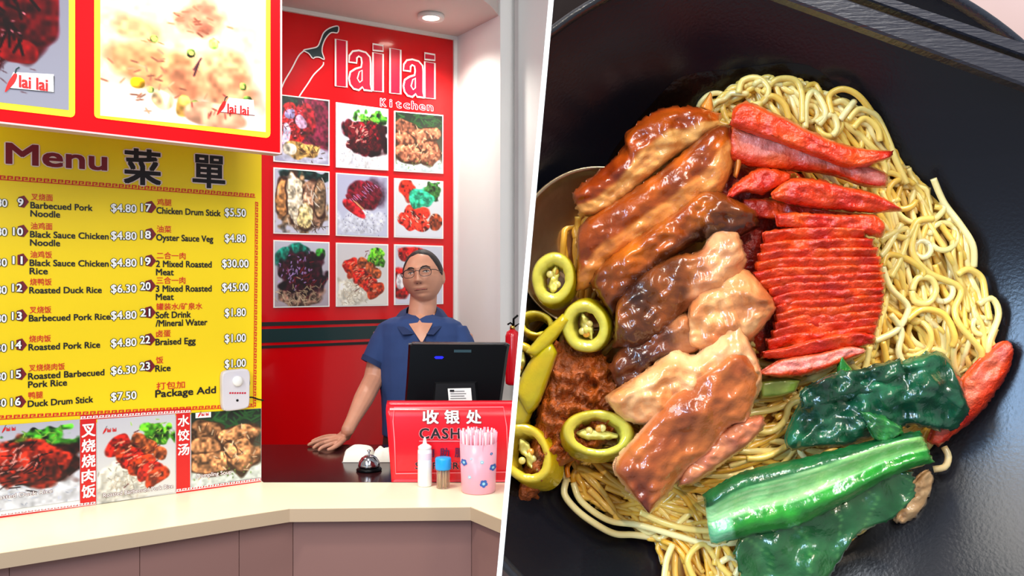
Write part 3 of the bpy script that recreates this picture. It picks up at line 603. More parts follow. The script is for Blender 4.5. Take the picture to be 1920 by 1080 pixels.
# cashier sign : folded red acrylic sheet
SD = .6*F/375
plK = Plane((0, SD), (1, 0))
m_cash = pm('cashier_red', (224, 4, 30), .28, coat=.2)
s_ = MB(); vv = []; nx, nz = 30, 22
zb = CZ+.002
for j in range(nz+1):
    tz = j/nz
    for i in range(nx+1):
        k = i/nx; xl = 734-12*tz**1.2; xr = 968+2*tz; px = xl*(1-k)+xr*k; py = 905-(150)*tz
        p_ = plK.P(px, py); dy = .012*math.sin(math.pi*tz)*-.6+.02*max(0, tz-.86)/.14*max(0, tz-.86)/.14*2
        vv.append(Vector((p_.x, p_.y+dy, zb+(p_.z-CZ)*.995)))
ff = [(j*(nx+1)+i, j*(nx+1)+i+1, (j+1)*(nx+1)+i+1, (j+1)*(nx+1)+i) for j in range(nz) for i in range(nx)]
m_ = len(vv); vv += [p_+Vector((0, .003, 0)) for p_ in vv]; ff += [tuple(m_+q_ for q_ in reversed(f_)) for f_ in ff]
bd = [i for i in range(nx+1)]+[j*(nx+1)+nx for j in range(1, nz+1)]+[nz*(nx+1)+i for i in range(nx-1, -1, -1)]+[j*(nx+1) for j in range(nz-1, 0, -1)]
ff += [(bd[i], bd[(i+1)%len(bd)], bd[(i+1)%len(bd)]+m_, bd[i]+m_) for i in range(len(bd))]
s_.add(vv, ff, m_cash, smooth=True)
t = thing('cashier_sign', 'red acrylic cashier sign standing in front of the till screen', 'sign', (plK.P(850, 905).x, SD, CZ))
s_.build('sign_sheet', t)
s_ = MB(); mm = MB()
for i in range(2):
    x_ = -.06+i*.26
    mm.prism([(x_-.12, SD+.004, CZ+.002), (x_-.12, SD+.075, CZ+.002), (x_-.12, SD+.02, CZ+.2)], (.004, 0, 0), m_cash)
mm.build('back_brace', t)
pb = Plane((0, SD-.009), (1, 0))
m_lp = pm('pale_pink_line', (250, 130, 140), .4)
line_px(s_, pb, [(739, 764), (944, 763), (950, 800), (953, 885), (742, 888), (740, 830), (737, 790)], 1.8, m_lp, .001, closed=True); s_.build('border_line', t)
s_ = MB()
for i, ch in enumerate('收银处'): put_text(s_, pb, ch, 793+i*41, 794, 25, m_wht, x1=822+i*41-(2 if i else 0), off=.04, outline=.012, omat=m_black, lift=.001)
s_.build('lettering', t, label='white Chinese characters for cashier')
s_ = MB(); put_text(s_, pb, 'CASHIER', 787, 822, 20, m_black, x1=908, off=.03, outline=.04, omat=m_lp, sp=1.15, lift=.001); s_.build('lettering', t, label='black word CASHIER')
s_ = MB(); line_px(s_, pb, [(786, 827), (912, 827)], 2, m_lp, .001); s_.build('rule_line', t)
m_ppl = pm('plum_print', (90, 12, 60), .4)
s_ = MB()
for i, ch in enumerate('自助服务'): put_text(s_, pb, ch, 797+i*28, 857, 17, m_ppl, x1=814+i*28, off=.03, lift=.001)
s_.build('lettering', t, label='small plum Chinese characters')
s_ = MB(); put_text(s_, pb, 'SELF SERVICE', 779, 879, 13, m_black, x1=905, off=.02, outline=.03, omat=m_lp, sp=1.1, lift=.001); s_.build('lettering', t, label='small black words along the foot')
# till monitor seen from behind
MD = 2.86
pm_ = Plane((0, MD), (1, 0))
t = thing('till_monitor', 'black till touchscreen seen from behind, in front of the man', 'monitor', (at_d(852, 700, MD).x, MD+.05, CZ))
def slab_front(mb, outl, off, th, m, ins=0.0, insd=0.0):
    c = [pm_.P(x, y, off) for x, y in outl]; cc = sum(c, Vector())/len(c); n = len(c)
    a = [cc+(p-cc)*(1-ins) for p in c]; a = [p+Vector((0, -insd, 0)) for p in a]; b = c; d = [p+Vector((0, th, 0)) for p in c]
    mb.add(a+b+d, [tuple(range(n))]+[(k, (k+1)%n, n+(k+1)%n, n+k) for k in range(n)]+[(n+k, n+(k+1)%n, 2*n+(k+1)%n, 2*n+k) for k in range(n)]+[tuple(range(3*n-1, 2*n-1, -1))], m)
s_ = MB(); slab_front(s_, [(766, 645), (772, 642), (948, 643), (956, 647), (953, 662), (941, 752), (938, 757), (764, 757), (759, 752), (763, 700)], 0, .035, m_blk, .05, .018); s_.build('rear_shell', t)
s_ = MB(); slab_front(s_, [(766, 643.5), (780, 642), (810, 644), (890, 644), (912, 643), (950, 644), (951, 648), (768, 648)], .006, .012, pm('highlight_grey', (120, 122, 128), .2, metal=.6), .03, .002); s_.build('top_highlight', t, label='grey strip imitating the highlight on the top edge')  # pale metallic strip stands in for the highlight along the top
s_ = MB(); slab_front(s_, [(815, 715), (895, 714), (899, 757), (812, 757)], .02, .02, m_blk2, .1, .015); s_.build('cable_cover', t)
s_ = MB(); slab_front(s_, [(841, 726), (884, 725), (886, 748), (843, 749)], .037, .001, m_plw); 
for i in range(4): line_px(s_, pm_, [(846, 731+i*4.4), (872+3*(i%2), 730.6+i*4.4)], 1, m_black, .0388)
poly_px(s_, pm_, [(845, 728), (853, 728), (853, 732), (845, 732)], m_black, .039); s_.build('label_sticker', t, label='white printed sticker')
s_ = MB(); slab_front(s_, [(815, 669), (818, 667), (830, 667), (833, 669), (830, 672), (818, 672)], .019, .001, pm('blue_led', (10, 10, 220), .3, emit=1.0)); s_.build('led_light', t, label='glowing blue light')
s_ = MB(); slab_front(s_, [(852, 655), (884, 655), (884, 660), (852, 660)], .0185, .001, pm('teal_print', (10, 50, 60), .4)); s_.build('badge', t)
cx = at_d(855, 700, MD).x
s_ = MB(); s_.box((cx, MD+.06, CZ+.09), (.06, .03, .18), m_blk2, bev=.006).box((cx, MD+.06, CZ+.012), (.2, .16, .022), m_blk2, bev=.008); s_.build('stand', t)
# counter bell
p_ = on_z(692, 883, CZ); BD = p_.y; pxm = BD/F; bx, by = p_.x, p_.y
t = thing('counter_bell', 'small chrome call bell with black base on the dark counter', 'bell', (bx, by, CZ+.001))
MB().lathe([(23*pxm, 0), (24*pxm, .004), (22*pxm, .010), (14*pxm, .012)], (bx, by, CZ+.001), m_blk).build('base', t)
MB().lathe([(20*pxm, .013), (20.5*pxm, .018), (19*pxm, .03), (14*pxm, .042), (7*pxm, .049), (.001, .051)], (bx, by, CZ+.001), m_chr).build('dome', t)
MB().lathe([(.003, .050), (.003, .060), (.006, .062), (.006, .065), (.001, .067)], (bx, by, CZ+.001), m_chr, n=16).build('striker_button', t)
# folded cloth
m_cloth = pm('white_cloth', (232, 228, 216), .85, bump=.3, bscale=90)
def cloth(px0, px1, yb, yt, dep, lab, name='folded_cloth', cat='cloth', seed=0):
    a, b = on_z(px0, yb, CZ), on_z(px1, yb, CZ); ht = (yb-yt)*a.y/F; s = MB(); nx, ny = 26, 12; vv = []
    for j in range(ny+1):
        for i in range(nx+1):
            k, l = i/nx, j/ny; e = max(0, (1-abs(2*k-1)**6))**.5*max(0, (1-abs(2*l-1)**4))**.5
            z = CZ+.003+ht*.9*e*(.85+.25*mn.noise(Vector((k*3+seed, l*2, 1))))
            vv.append((a.x*(1-k)+b.x*k+.004*mn.noise(Vector((l*3, k*3, seed))), a.y+l*dep*.9-.0*k, z))
    ff = [(j*(nx+1)+i, j*(nx+1)+i+1, (j+1)*(nx+1)+i+1, (j+1)*(nx+1)+i) for j in range(ny) for i in range(nx)]
    bd = [i for i in range(nx+1)]+[j*(nx+1)+nx for j in range(1, ny+1)]+[ny*(nx+1)+i for i in range(nx-1, -1, -1)]+[j*(nx+1) for j in range(ny-1, 0, -1)]
    m_ = len(vv); vv += [(vv[i][0], vv[i][1], CZ+.0015) for i in bd]; n_ = len(bd); ff += [(bd[i], m_+i, m_+(i+1)%n_, bd[(i+1)%n_]) for i in range(n_)]+[tuple(m_+i for i in range(n_-1, -1, -1))]
    s.add(vv, ff, m_cloth, smooth=True); return s.build(name, label=lab, cat=cat)
cloth(641, 696, 868, 838, .10, 'white folded cloth lying behind the bell')
cloth(699, 732, 868, 838, .08, 'white folded cloth end beside the cashier sign', seed=4)
# squeeze bottle
p_ = on_z(796.5, 911, CZ); k_ = p_.y/F
m_milk = pm('milky_plastic', (238, 236, 238), .35, sss=.3)
t = thing('squeeze_bottle', 'white squeeze bottle with pointed nozzle on the cream counter', 'bottle', tuple(p_))
MB().lathe([(12*k_, 0), (13.3*k_, 2*k_), (13.3*k_, 66*k_), (11.5*k_, 71*k_), (11*k_, 73*k_)], (p_.x, p_.y, CZ+.0005), m_milk).build('bottle_body', t)
MB().lathe([(12.3*k_, 68*k_), (12.6*k_, 74*k_), (8*k_, 77*k_), (4*k_, 79*k_), (2.5*k_, 88*k_), (1.3*k_, 91*k_)], (p_.x, p_.y, CZ+.0005), m_plw).build('nozzle_cap', t)
MB().lathe([(13.45*k_, 50*k_), (13.45*k_, 62*k_)], (p_.x, p_.y, CZ+.0005), pm('pale_mauve_plastic', (232, 206, 220), .4), cap=False).build('upper_band', t, label='faint mauve band below the shoulder')
# toothpick jar
p_ = on_z(831, 915, CZ); k_ = p_.y/F
t = thing('toothpick_jar', 'clear jar of toothpicks with bright blue lid on the counter', 'jar', tuple(p_))
m_clear = pm('clear_plastic', (244, 240, 236), .12, trans=.85, alpha=.45)
MB().lathe([(12*k_, 0), (13*k_, 1.5*k_), (13*k_, 34*k_), (12.4*k_, 38*k_)], (p_.x, p_.y, CZ+.0005), m_clear, cap=False).build('jar_body', t)
MB().lathe([(14.2*k_, 35*k_), (15*k_, 38*k_), (15*k_, 54*k_), (14*k_, 57*k_), (6*k_, 58*k_), (.001, 58*k_)], (p_.x, p_.y, CZ+.0005), pm('blue_plastic', (22, 158, 232), .35)).build('lid', t, label='bright blue ribbed lid')
m_pick = pm('toothpick_wood', (214, 178, 132), .7, var=.1)
for i in range(34):
    a = random.random()*6.28; r = 11.6*k_*math.sqrt(random.random()); a2 = a+random.uniform(-.5, .5)
    MB().tube([(p_.x+r*math.cos(a), p_.y+r*math.sin(a), CZ+.002), (p_.x+r*math.cos(a2), p_.y+r*math.sin(a2), CZ+37*k_)], .0012, m_pick, n=5).build('toothpick', label='wooden toothpick standing in the blue lidded jar', cat='toothpick', group='toothpicks in the jar')
# straw cup
p_ = on_z(897, 921, CZ); k_ = p_.y/F
t = thing('straw_cup', 'pink translucent cup printed with blue flowers, holding straws', 'cup', tuple(p_))
m_pinkp = pm('pink_plastic', (238, 166, 182), .3, trans=0, alpha=1, sss=.2)
prof = [(30.5*k_, 0), (32*k_, 2*k_), (35*k_, 92*k_)]
MB().lathe([(.001, .002)]+[(r, z+.0005) for r, z in prof]+[(34*k_, 92*k_), (30*k_, 3*k_), (.001, 3*k_)], (p_.x, p_.y, CZ), m_pinkp, n=48, cap=False).build('cup_body', t)
m_bl1 = pm('blue_flower_print', (52, 96, 176), .4); m_bl2 = pm('pale_blue_print', (150, 208, 226), .4)
def flower(px, py, s, ring):
    o = MB(); 
    def pt(dx, dy, lift):
        x = (px+dx-897)*k_; z = (921-(py+dy))*k_; R = (32+3*z/(92*k_))*k_+lift; x = max(-R*.985, min(R*.985, x)); return (p_.x+x, p_.y-math.sqrt(R*R-x*x), CZ+z)
    for c in range(5):
        a = c*1.2566+.3; cx_, cy_ = .9*s*math.cos(a), .9*s*math.sin(a); n = 8
        o.add([pt(cx_+.75*s*math.cos(q*6.283/n), cy_+.75*s*math.sin(q*6.283/n), .0008) for q in range(n)], [tuple(range(n))], m_bl1 if ring else m_bl2)
    o.add([pt(.62*s*math.cos(q*.785), .62*s*math.sin(q*.785), .0013) for q in range(8)], [tuple(range(8))], m_bl2 if ring else m_wht)
    o.build('printed_flower', t)
for a_ in ((871, 862, 4, 1), (908, 900, 4.6, 1), (925, 872, 4, 1), (905, 860, 2.2, 0), (882, 888, 2, 0), (922, 846, 1.6, 1), (885, 854, 1.2, 0)): flower(*a_)
m_straw = [pm('pink_straw', (240, 166, 186), .35), pm('pale_straw', (246, 208, 216), .35)]
for i in range(80):
    a = i*2.39996; r = math.sqrt((i+.5)/80); R0 = 27*k_*r; R1 = 33*k_*r*1.02; h = (104+random.uniform(-5, 5)+5*(1-r))*k_
    MB().tube([(p_.x+R0*math.cos(a+.5), p_.y+R0*math.sin(a+.5), CZ+.008), (p_.x+R1*math.cos(a), p_.y+R1*math.sin(a), CZ+.092*1.4), (p_.x+R1*1.06*math.cos(a), p_.y+R1*1.06*math.sin(a), CZ+h+.012)], .0027, m_straw[i%2], n=7).build('drinking_straw', label='pale pink drinking straw standing in the flowered cup', cat='straw', group='straws in the pink cup')
# fire extinguisher on the pillar
xp = at_d(962, 680, 3.75); 
k_ = 3.75/F; ex = at_d(961, 722, 3.75)
m_exr = pm('extinguisher_red', (206, 10, 28), .22, coat=.4)
t = thing('fire_extinguisher', 'red fire extinguisher hanging by the pillar behind the till', 'fire extinguisher', tuple(ex))
MB().lathe([(9*k_, 0), (13*k_, 3*k_), (13.5*k_, 8*k_), (13.5*k_, 92*k_), (11*k_, 100*k_), (5*k_, 104*k_), (4*k_, 108*k_)], ex, m_exr).build('cylinder', t)
MB().lathe([(5*k_, 104*k_), (5*k_, 110*k_), (3*k_, 112*k_)], ex, pm('brass', (206, 170, 90), .3, metal=1)).build('valve', t, label='brass valve')
s_ = MB(); e_ = Vector(ex); s_.tube([e_+Vector((2*k_, -.004, 112*k_)), e_+Vector((-4*k_, -.012, 117*k_)), e_+Vector((-9*k_, -.02, 114*k_))], .004, m_blk).tube([e_+Vector((2*k_, -.004, 112*k_)), e_+Vector((2*k_, -.008, 124*k_)), e_+Vector((10*k_, -.014, 131*k_))], .005, m_blk); s_.build('lever', t)
s_ = MB(); s_.tube([e_+Vector((5*k_, 0, 110*k_)), e_+Vector((13*k_, -.01, 116*k_)), e_+Vector((19*k_, -.01, 96*k_)), e_+Vector((17*k_, -.015, 40*k_))], .0045, m_blk); s_.build('hose', t)
s_ = MB(); s_.box((ex.x, ex.y+.04, ex.z+50*k_), (.03, .05, .02), m_blk2).box((ex.x+.0, ex.y+.16, ex.z+50*k_), (.02, .22, .02), m_blk2); s_.build('wall_bracket', t)
# ---------------------------------------------------------------- the man
MDp = 3.45; K = MDp/F
m_skin = pm('skin', (206, 146, 118), .42, sss=.15, var=.08, vscale=25)
m_hair = pm('dark_hair', (26, 20, 22), .6, var=.3, vscale=60, bump=.5, bscale=150)
m_navy = pm('navy_polo', (38, 62, 112), .85, var=.08, vscale=20, bump=.25, bscale=500)
m_navy2 = pm('navy_collar', (28, 46, 88), .85, bump=.2, bscale=400)
m_trou = pm('dark_brown_trousers', (54, 26, 24), .8)
def W(px, py, dy=0.0): p = at_d(px, py, MDp); return Vector((p.x, p.y+dy, p.z))
man = thing('person', 'man in glasses and navy polo shirt leaning a hand on the dark counter', 'person', (W(790, 0).x, MDp, 0))
def loft(rings, n=28):
    vv = []; 
    for c, rx, ry in rings:
        for k in range(n):
            a = 2*math.pi*k/n; vv.append((c[0]+rx*math.cos(a), c[1]+ry*math.sin(a), c[2]))
    ff = [(i*n+k, i*n+(k+1)%n, (i+1)*n+(k+1)%n, (i+1)*n+k) for i in range(len(rings)-1) for k in range(n)]+[tuple(range(n-1, -1, -1)), tuple((len(rings)-1)*n+k for k in range(n))]
    return vv, ff
def remesh(mb, name, vox, mat, parent, smooth_it=3, label=None, colf=None):
    me = bpy.data.meshes.new('tmp'); me.from_pydata(mb.v, [], mb.f)
    bm = bmesh.new(); bm.from_mesh(me); bmesh.ops.recalc_face_normals(bm, faces=bm.faces[:]); bm.to_mesh(me); bm.free()
    o = bpy.data.objects.new('tmp', me); COL.objects.link(o)
    r = o.modifiers.new('r', 'REMESH'); r.mode = 'VOXEL'; r.voxel_size = vox
    sm = o.modifiers.new('s', 'SMOOTH'); sm.factor = .5; sm.iterations = smooth_it
    dg = bpy.context.evaluated_depsgraph_get(); m2 = bpy.data.meshes.new_from_object(o.evaluated_get(dg)); bpy.data.objects.remove(o)
    r = MB(); r.add([v.co[:] for v in m2.vertices], [tuple(p.vertices) for p in m2.polygons], mat, smooth=True); bpy.data.meshes.remove(m2)
    return r.build(name, parent, label=label)
# head : deformed ellipsoid, then rolled and tilted
HC = W(794, 519, -.005); roll = math.radians(-7); yaw = math.radians(-6); pitch = math.radians(-6)
RH = Matrix.Rotation(roll, 3, 'Y') @ Matrix.Rotation(yaw, 3, 'Z') @ Matrix.Rotation(pitch, 3, 'X')
# local head frame: x right (image), y back, z up; units m; half height .104
def G(x, z, cx, cz, sx, sz): return math.exp(-((x-cx)/sx)**2-((z-cz)/sz)**2)
def head_pt(th, ph):
    x = math.sin(ph)*math.cos(th); y = math.sin(ph)*math.sin(th); z = math.cos(ph)
    X, Y, Z = x*.080, y*.094, z*.106
    if Z < 0:
        q = -Z/.106; X *= 1-.20*q**2.2; 
        if Y > 0: Y *= 1-.45*q
        else: Y *= 1-.10*q*q
    else: X *= 1-.03*(Z/.106)
    X *= 1+.03*math.exp(-((Z+.02)/.03)**2)
    if Y < 0:
        f = 0
        f += .009*G(X, Z, 0, .028, .05, .012)                  # brow
        f -= .010*(G(X, Z, .031, .012, .017, .011)+G(X, Z, -.031, .012, .017, .011))
        f += .007*(G(X, Z, .037, -.018, .018, .018)+G(X, Z, -.037, -.018, .018, .018))
        t_ = max(0, min(1, (.022-Z)/.048)); 
        if -.040 < Z < .03: f += (.006+.018*t_)*math.exp(-(X/(.007+.006*t_))**2)*(1 if Z > -.026 else max(0, (Z+.040)/.014))
        f += .006*(G(X, Z, .012, -.026, .007, .007)+G(X, Z, -.012, -.026, .007, .007))
        f += .006*G(X, Z, 0, -.052, .024, .007)+.005*G(X, Z, 0, -.064, .02, .006)-.005*G(X, Z, 0, -.058, .028, .0028)
        f += .009*G(X, Z, 0, -.088, .022, .014)-.003*G(X, Z, 0, -.073, .03, .005)
        Y -= f
    return Vector((X, Y, Z))
def HW(v): return HC+RH@Vector(v)
body = MB(); nth, nph = 112, 84
vv = [HW(head_pt(2*math.pi*i/nth, math.pi*(j+.0001)/nph)) for j in range(nph+1) for i in range(nth)]
ff = [(j*nth+i, (j+1)*nth+i, (j+1)*nth+(i+1)%nth, j*nth+(i+1)%nth) for j in range(nph) for i in range(nth)]
body.add(vv, ff, m_skin)
for sgn in (-1, 1):             # ears
    pts = []; ec = Vector((sgn*.079, .004, -.008))
    ev = []; n1, n2 = 14, 10
    for j in range(n2+1):
        for i in range(n1):
            a, b = 2*math.pi*i/n1, math.pi*j/n2
            ev.append(HW(ec+Vector((sgn*.004*math.cos(b)+sgn*.006*abs(math.sin(b)*math.cos(a)), .017*math.sin(b)*math.cos(a)+.004, .031*math.sin(b)*math.sin(a)+.0))))
    body.add(ev, [(j*n1+i, (j+1)*n1+i, (j+1)*n1+(i+1)%n1, j*n1+(i+1)%n1) for j in range(n2) for i in range(n1)], m_skin)
v_, f_ = loft([(W(789, 640, .01), .05, .05), (W(789, 612, .01), .062, .06), (W(790, 595, .012), .058, .058), (W(792, 575, .015), .056, .058), (W(794, 545, .02), .054, .06)]); body.add(v_, f_, m_skin)
v_, f_ = loft([(W(790, 600), .06, .05), (W(790, 622), .15, .08), (W(790, 700), .15, .09), (W(788, 860), .14, .09)]); body.add(v_, f_, m_skin)
# right arm (image left) to the counter, hand spread on it
zc = CZ+.002
sh = W(722, 628, .02); el = Vector(at_d(700, 712, 3.42)); wr = Vector(at_d(652, 806, 3.17))
body.tube([sh, (sh+el)/2, el, el*.6+wr*.4, wr*.8+el*.2, wr], [.052, .047, .041, .039, .027, .0245], m_skin, n=14)
def cpt(px, py, h): p = on_z(px, py, CZ+h); return p
wz = cpt(646, 817, .026)
body.lathe([(.0001, -.0248), (.0124, -.0215), (.0215, -.0124), (.0248, 0), (.0215, .0124), (.0124, .0215), (.0001, .0248)], wr, m_skin, n=20)
body.lathe([(.0001, -.0205), (.0124, -.018), (.0215, -.0114), (.0255, 0), (.0215, .0114), (.0124, .018), (.0001, .0205)], wz, m_skin, n=20)
palm = [wr, wz, cpt(634, 824, .020), cpt(622, 828, .017)]
body.tube(palm, [.0245, (.021, .029), (.016, .036), (.011, .034)], m_skin, n=14)
for pts, r in (([(632, 820, .028), (610, 823, .024), (590, 829, .014), (577, 835, .008)], .0092), ([(634, 825, .024), (612, 829, .026), (596, 834, .015), (587, 841, .008)], .0095),
               ([(636, 829, .022), (617, 834, .022), (604, 839, .014), (597, 845, .008)], .009), ([(632, 817, .024), (612, 818, .021), (595, 823, .012), (584, 828, .008)], .008),
               ([(645, 824, .022), (634, 834, .02), (622, 841, .013), (613, 844, .0095)], .0105)):
    P_ = smooth_pts([tuple(cpt(*q_)) for q_ in pts], 9); body.tube([Vector(q_) for q_ in P_], [r, r, r, r*.97, r*.94, r*.9, r*.86, r*.8, r*.55], m_skin, n=9)
# left arm (image right) hangs behind the till, hand resting on the counter edge
sh2 = W(862, 632, .02); el2 = Vector(at_d(884, 720, 3.42)); wr2 = Vector(at_d(862, 800, 3.27))
body.tube([sh2, (sh2+el2)/2, el2, el2*.6+wr2*.4, wr2], [.052, .047, .040, .037, .027], m_skin, n=14)
hb = wr2+Vector((-.02, -.03, -.02)); body.tube([wr2, hb, hb+Vector((-.02, -.05, -.012))], [(.027, .022), (.036, .018), (.032, .012)], m_skin, n=12)
for i in range(4):
    b0 = hb+Vector((-.045+i*.019, -.05, -.012)); body.tube([b0, b0+Vector((-.006, -.03, .004)), b0+Vector((-.01, -.055-.004*(i%3), -.012))], [.009, .0085, .006], m_skin, n=8)
body.tube([hb+Vector((.02, -.01, 0)), hb+Vector((.045, -.035, -.004)), hb+Vector((.045, -.06, -.012))], [.012, .0105, .007], m_skin, n=8)
bo = remesh(body, 'body', .0032, m_skin, man, 5)
# shirt
sh_ = MB()
v_, f_ = loft([(W(789, 588, .022), .066, .052), (W(789, 592, .018), .090, .066), (W(789, 597, .01), .128, .085), (W(789, 605, .008), .162, .095), (W(790, 626, .005), .180, .105), (W(790, 665), .180, .112), (W(789, 700), .172, .115), (W(788, 745), .158, .118), (W(786, 790), .150, .120), (W(786, 815), .150, .120)]); sh_.add(v_, f_, m_navy)
e1_ = Vector(at_d(699, 684, 3.43)); e2_ = Vector(at_d(883, 690, 3.43))
for a, b, in ((W(733, 620, .012), e1_), (W(850, 622, .012), e2_)): sh_.tube([a, a*.6+b*.4, b], [.058, .060, .052], m_navy, n=20)
remesh(sh_, 'polo_shirt', .005, m_navy, man, 3)
def band(c, d, r0, r1, m, w_=.02):
    d = d.normalized(); s = MB(); s.tube([c-d*w_, c, c+d*.001], [r0, r1, r1], m, n=24, cap=False); return s
band(e1_, e1_-W(733, 620, .012), .0565, .0535, m_navy2).build('sleeve_cuff', man); band(e2_, e2_-W(850, 622, .012), .0565, .0535, m_navy2).build('sleeve_cuff', man)
# collar: two folded leaves and placket
for sgn in (-1, 1):
    c = MB(); N = 18; vv = []
    cx_, cy_ = W(790, 590).x, MDp+.012
    for i in range(N+1):
        d = i/N; at_ = math.radians(90-sgn*172*d); ab = math.radians(90-sgn*146*d)
        zt_ = W(0, 570).z-.115*d**2.4; zb_ = W(0, 590).z-.074*d**3.4
        top = Vector((cx_+.062*math.cos(at_), cy_+.064*math.sin(at_)-.040*d**4, zt_))
        bot = Vector((cx_+.108*math.cos(ab), cy_+.098*math.sin(ab)-.046*d**2.5, zb_))
        mid = (top+bot)/2+Vector((.007*math.cos(ab), .012*math.sin(ab), .010*(1-d)))
        vv += [top, mid, bot]
    ff = [(3*i+k, 3*i+k+1, 3*i+4+k, 3*i+3+k) for i in range(N) for k in range(2)]
    m_ = len(vv); vv += [v+Vector((0, .004, -.003)) for v in vv]; ff += [tuple(m_+q_ for q_ in reversed(f)) for f in ff]; c.add(vv, ff, m_navy2, smooth=True); c.build('collar', man)
vn = MB(); a = [W(766, 584, .004), W(790, 584, -.038), W(816, 584, .004), W(814, 606, -.088), W(797, 640, -.124), W(772, 606, -.088), W(791, 606, -.098)]
vn.add(a, [(0,5,6), (0,6,1), (1,6,2), (2,6,3), (3,6,4), (6,5,4)], m_skin, smooth=True); vn.build('open_neckline', man, label='bare skin in the open shirt neck')
pk = MB(); pk.tube([W(797, 632, -.110), W(799, 655, -.116), W(800, 690, -.118)], [(.010, .003), (.012, .003), (.012, .003)], m_navy2, n=10); pk.build('placket', man)
for yy in (640, 658): 
    b_ = W(799, yy, -.121); MB().lathe([(.0045, 0), (.0045, .002), (.002, .003)], b_, m_blk2, n=12, axis='Y').build('button', man)
tr = MB(); v_, f_ = loft([(W(785, 812), .142, .112), (W(785, 850), .15, .118), (W(783, 900), .152, .115), (Vector((W(783, 0).x, MDp, .78)), .15, .11)]); tr.add(v_, f_, m_trou)
for s_x in (-.078, .078):
    x_ = W(783, 0).x+s_x; tr.tube([(x_, MDp, .82), (x_, MDp-.01, .5), (x_, MDp, .09)], [.085, .066, .052], m_trou, n=16)
remesh(tr, 'trousers', .008, m_trou, man, 2)
for s_x in (-.078, .078):
    x_ = W(783, 0).x+s_x; MB().tube([(x_, MDp+.08, .04), (x_, MDp+.03, .055), (x_, MDp-.06, .045), (x_, MDp-.17, .03), (x_, MDp-.2, .028)], [(.03, .025), (.04, .045), (.045, .04), (.045, .028), (.02, .015)], m_blk2, n=14).build('shoe', man)
# hair cap: shell following the head above a hairline
hv = []; hf = []; n1, n2 = 72, 26
def hairline(th):
    a = math.degrees(th) % 360           # 270 = face
    d = abs(((a-270+180) % 360)-180)
    return (34+d*.20 if d < 45 else 43+(d-45)*1.9 if d < 72 else 94+(d-72)*.15 if d < 100 else 98+(d-100)*.3)
for j in range(n2+1):
    for i in range(n1):
        th = 2*math.pi*i/n1; ph = math.radians(max(.5, hairline(th)*j/n2)); p = head_pt(th, ph)
        k = 1+.055*(1-(j/n2)**6)+.012*mn.noise(Vector((i*.5, j*.4, 2))); 
        hv.append(HW(Vector((p.x*k*(1.0), p.y*k, p.z*(k-.02*(1 if p.y < 0 else 0))+.001))))
hf = [(j*n1+i, (j+1)*n1+i, (j+1)*n1+(i+1)%n1, j*n1+(i+1)%n1) for j in range(n2) for i in range(n1)]
m_ = len(hv); hv2 = [HC+(v-HC)*.96 for v in hv]; hf2 = [tuple(m_+q_ for q_ in reversed(f)) for f in hf]
hr = MB(); hr.add(hv+hv2, hf+hf2+[(n2*n1+i, m_+n2*n1+i, m_+n2*n1+(i+1)%n1, n2*n1+(i+1)%n1) for i in range(n1)], m_hair, smooth=True); hr.build('hair', man)
def face_y(x, z):
    # front surface of the head at local x,z
    best = None; 
    ph = math.acos(max(-1, min(1, z/.106))); 
    for k in range(60):
        th = math.pi+math.pi*(k+.5)/60; p = head_pt(th, ph); d = abs(p.x-x)
        if best is None or d < best[0]: best = (d, p.y)
    return best[1]
def face_tube(name, pts, rads, m, off=0, lab=None, n=8, parent=None):
    s = MB(); P_ = [HW((x, face_y(x, z)-off, z)) for x, z in pts]; s.tube(P_, rads, m, n=n); return s.build(name, parent or man, label=lab)
for sg in (-1, 1):
    face_tube('eyebrow', [(sg*.013, .024), (sg*.022, .029), (sg*.034, .031), (sg*.047, .025)], [(.002, .003), (.003, .0035), (.003, .0035), (.0015, .002)], m_hair, .001)
    yy = face_y(sg*.031, .010)
    ev = [(sg*(.018+.026*k/8), .009+.0045*math.sin(math.pi*k/8)) for k in range(9)]; el_ = [(sg*(.018+.026*k/8), .009-.0035*math.sin(math.pi*k/8)) for k in range(9)]
    s = MB(); s.add([HW((x, face_y(x, z)-.0022, z)) for x, z in ev]+[HW((x, face_y(x, z)-.0022, z)) for x, z in el_], [(k, k+1, 9+k+1, 9+k) for k in range(8)], pm('eye_white', (190, 170, 160), .3)); s.build('eye', man)
    s = MB(); c = HW((sg*.031, yy-.0032, .009)); s.lathe([(.0045, 0), (.004, .0008), (.001, .001)], c, m_black, n=14, axis='Y'); s.build('iris', man)
    face_tube('eyelid', [(x, z+.001) for x, z in ev], [.0012]*9, m_hair, .0022)
    face_tube('nostril', [(sg*.004, -.034), (sg*.009, -.0345)], [.002, .0025], pm('nostril_dark', (70, 30, 26), .7), -.0005)
face_tube('lips', [(-.025, -.0600), (-.013, -.0565), (0, -.0580), (.013, -.0565), (.025, -.0600)], [(.0008, .0008), (.002, .003), (.002, .003), (.002, .003), (.0008, .0008)], pm('lip_skin', (160, 84, 76), .45), .0015)
face_tube('mouth_line', [(-.027, -.0595), (-.013, -.0598), (0, -.0605), (.013, -.0598), (.027, -.059)], [.0009]*5, pm('mouth_dark', (84, 34, 32), .6), .0035)
gl = thing('eyeglasses', 'dark thin framed eyeglasses worn by the man', 'glasses', tuple(HW((0, -.115, 0))))
m_frame = pm('glasses_frame', (34, 26, 30), .3)
gy = -.116
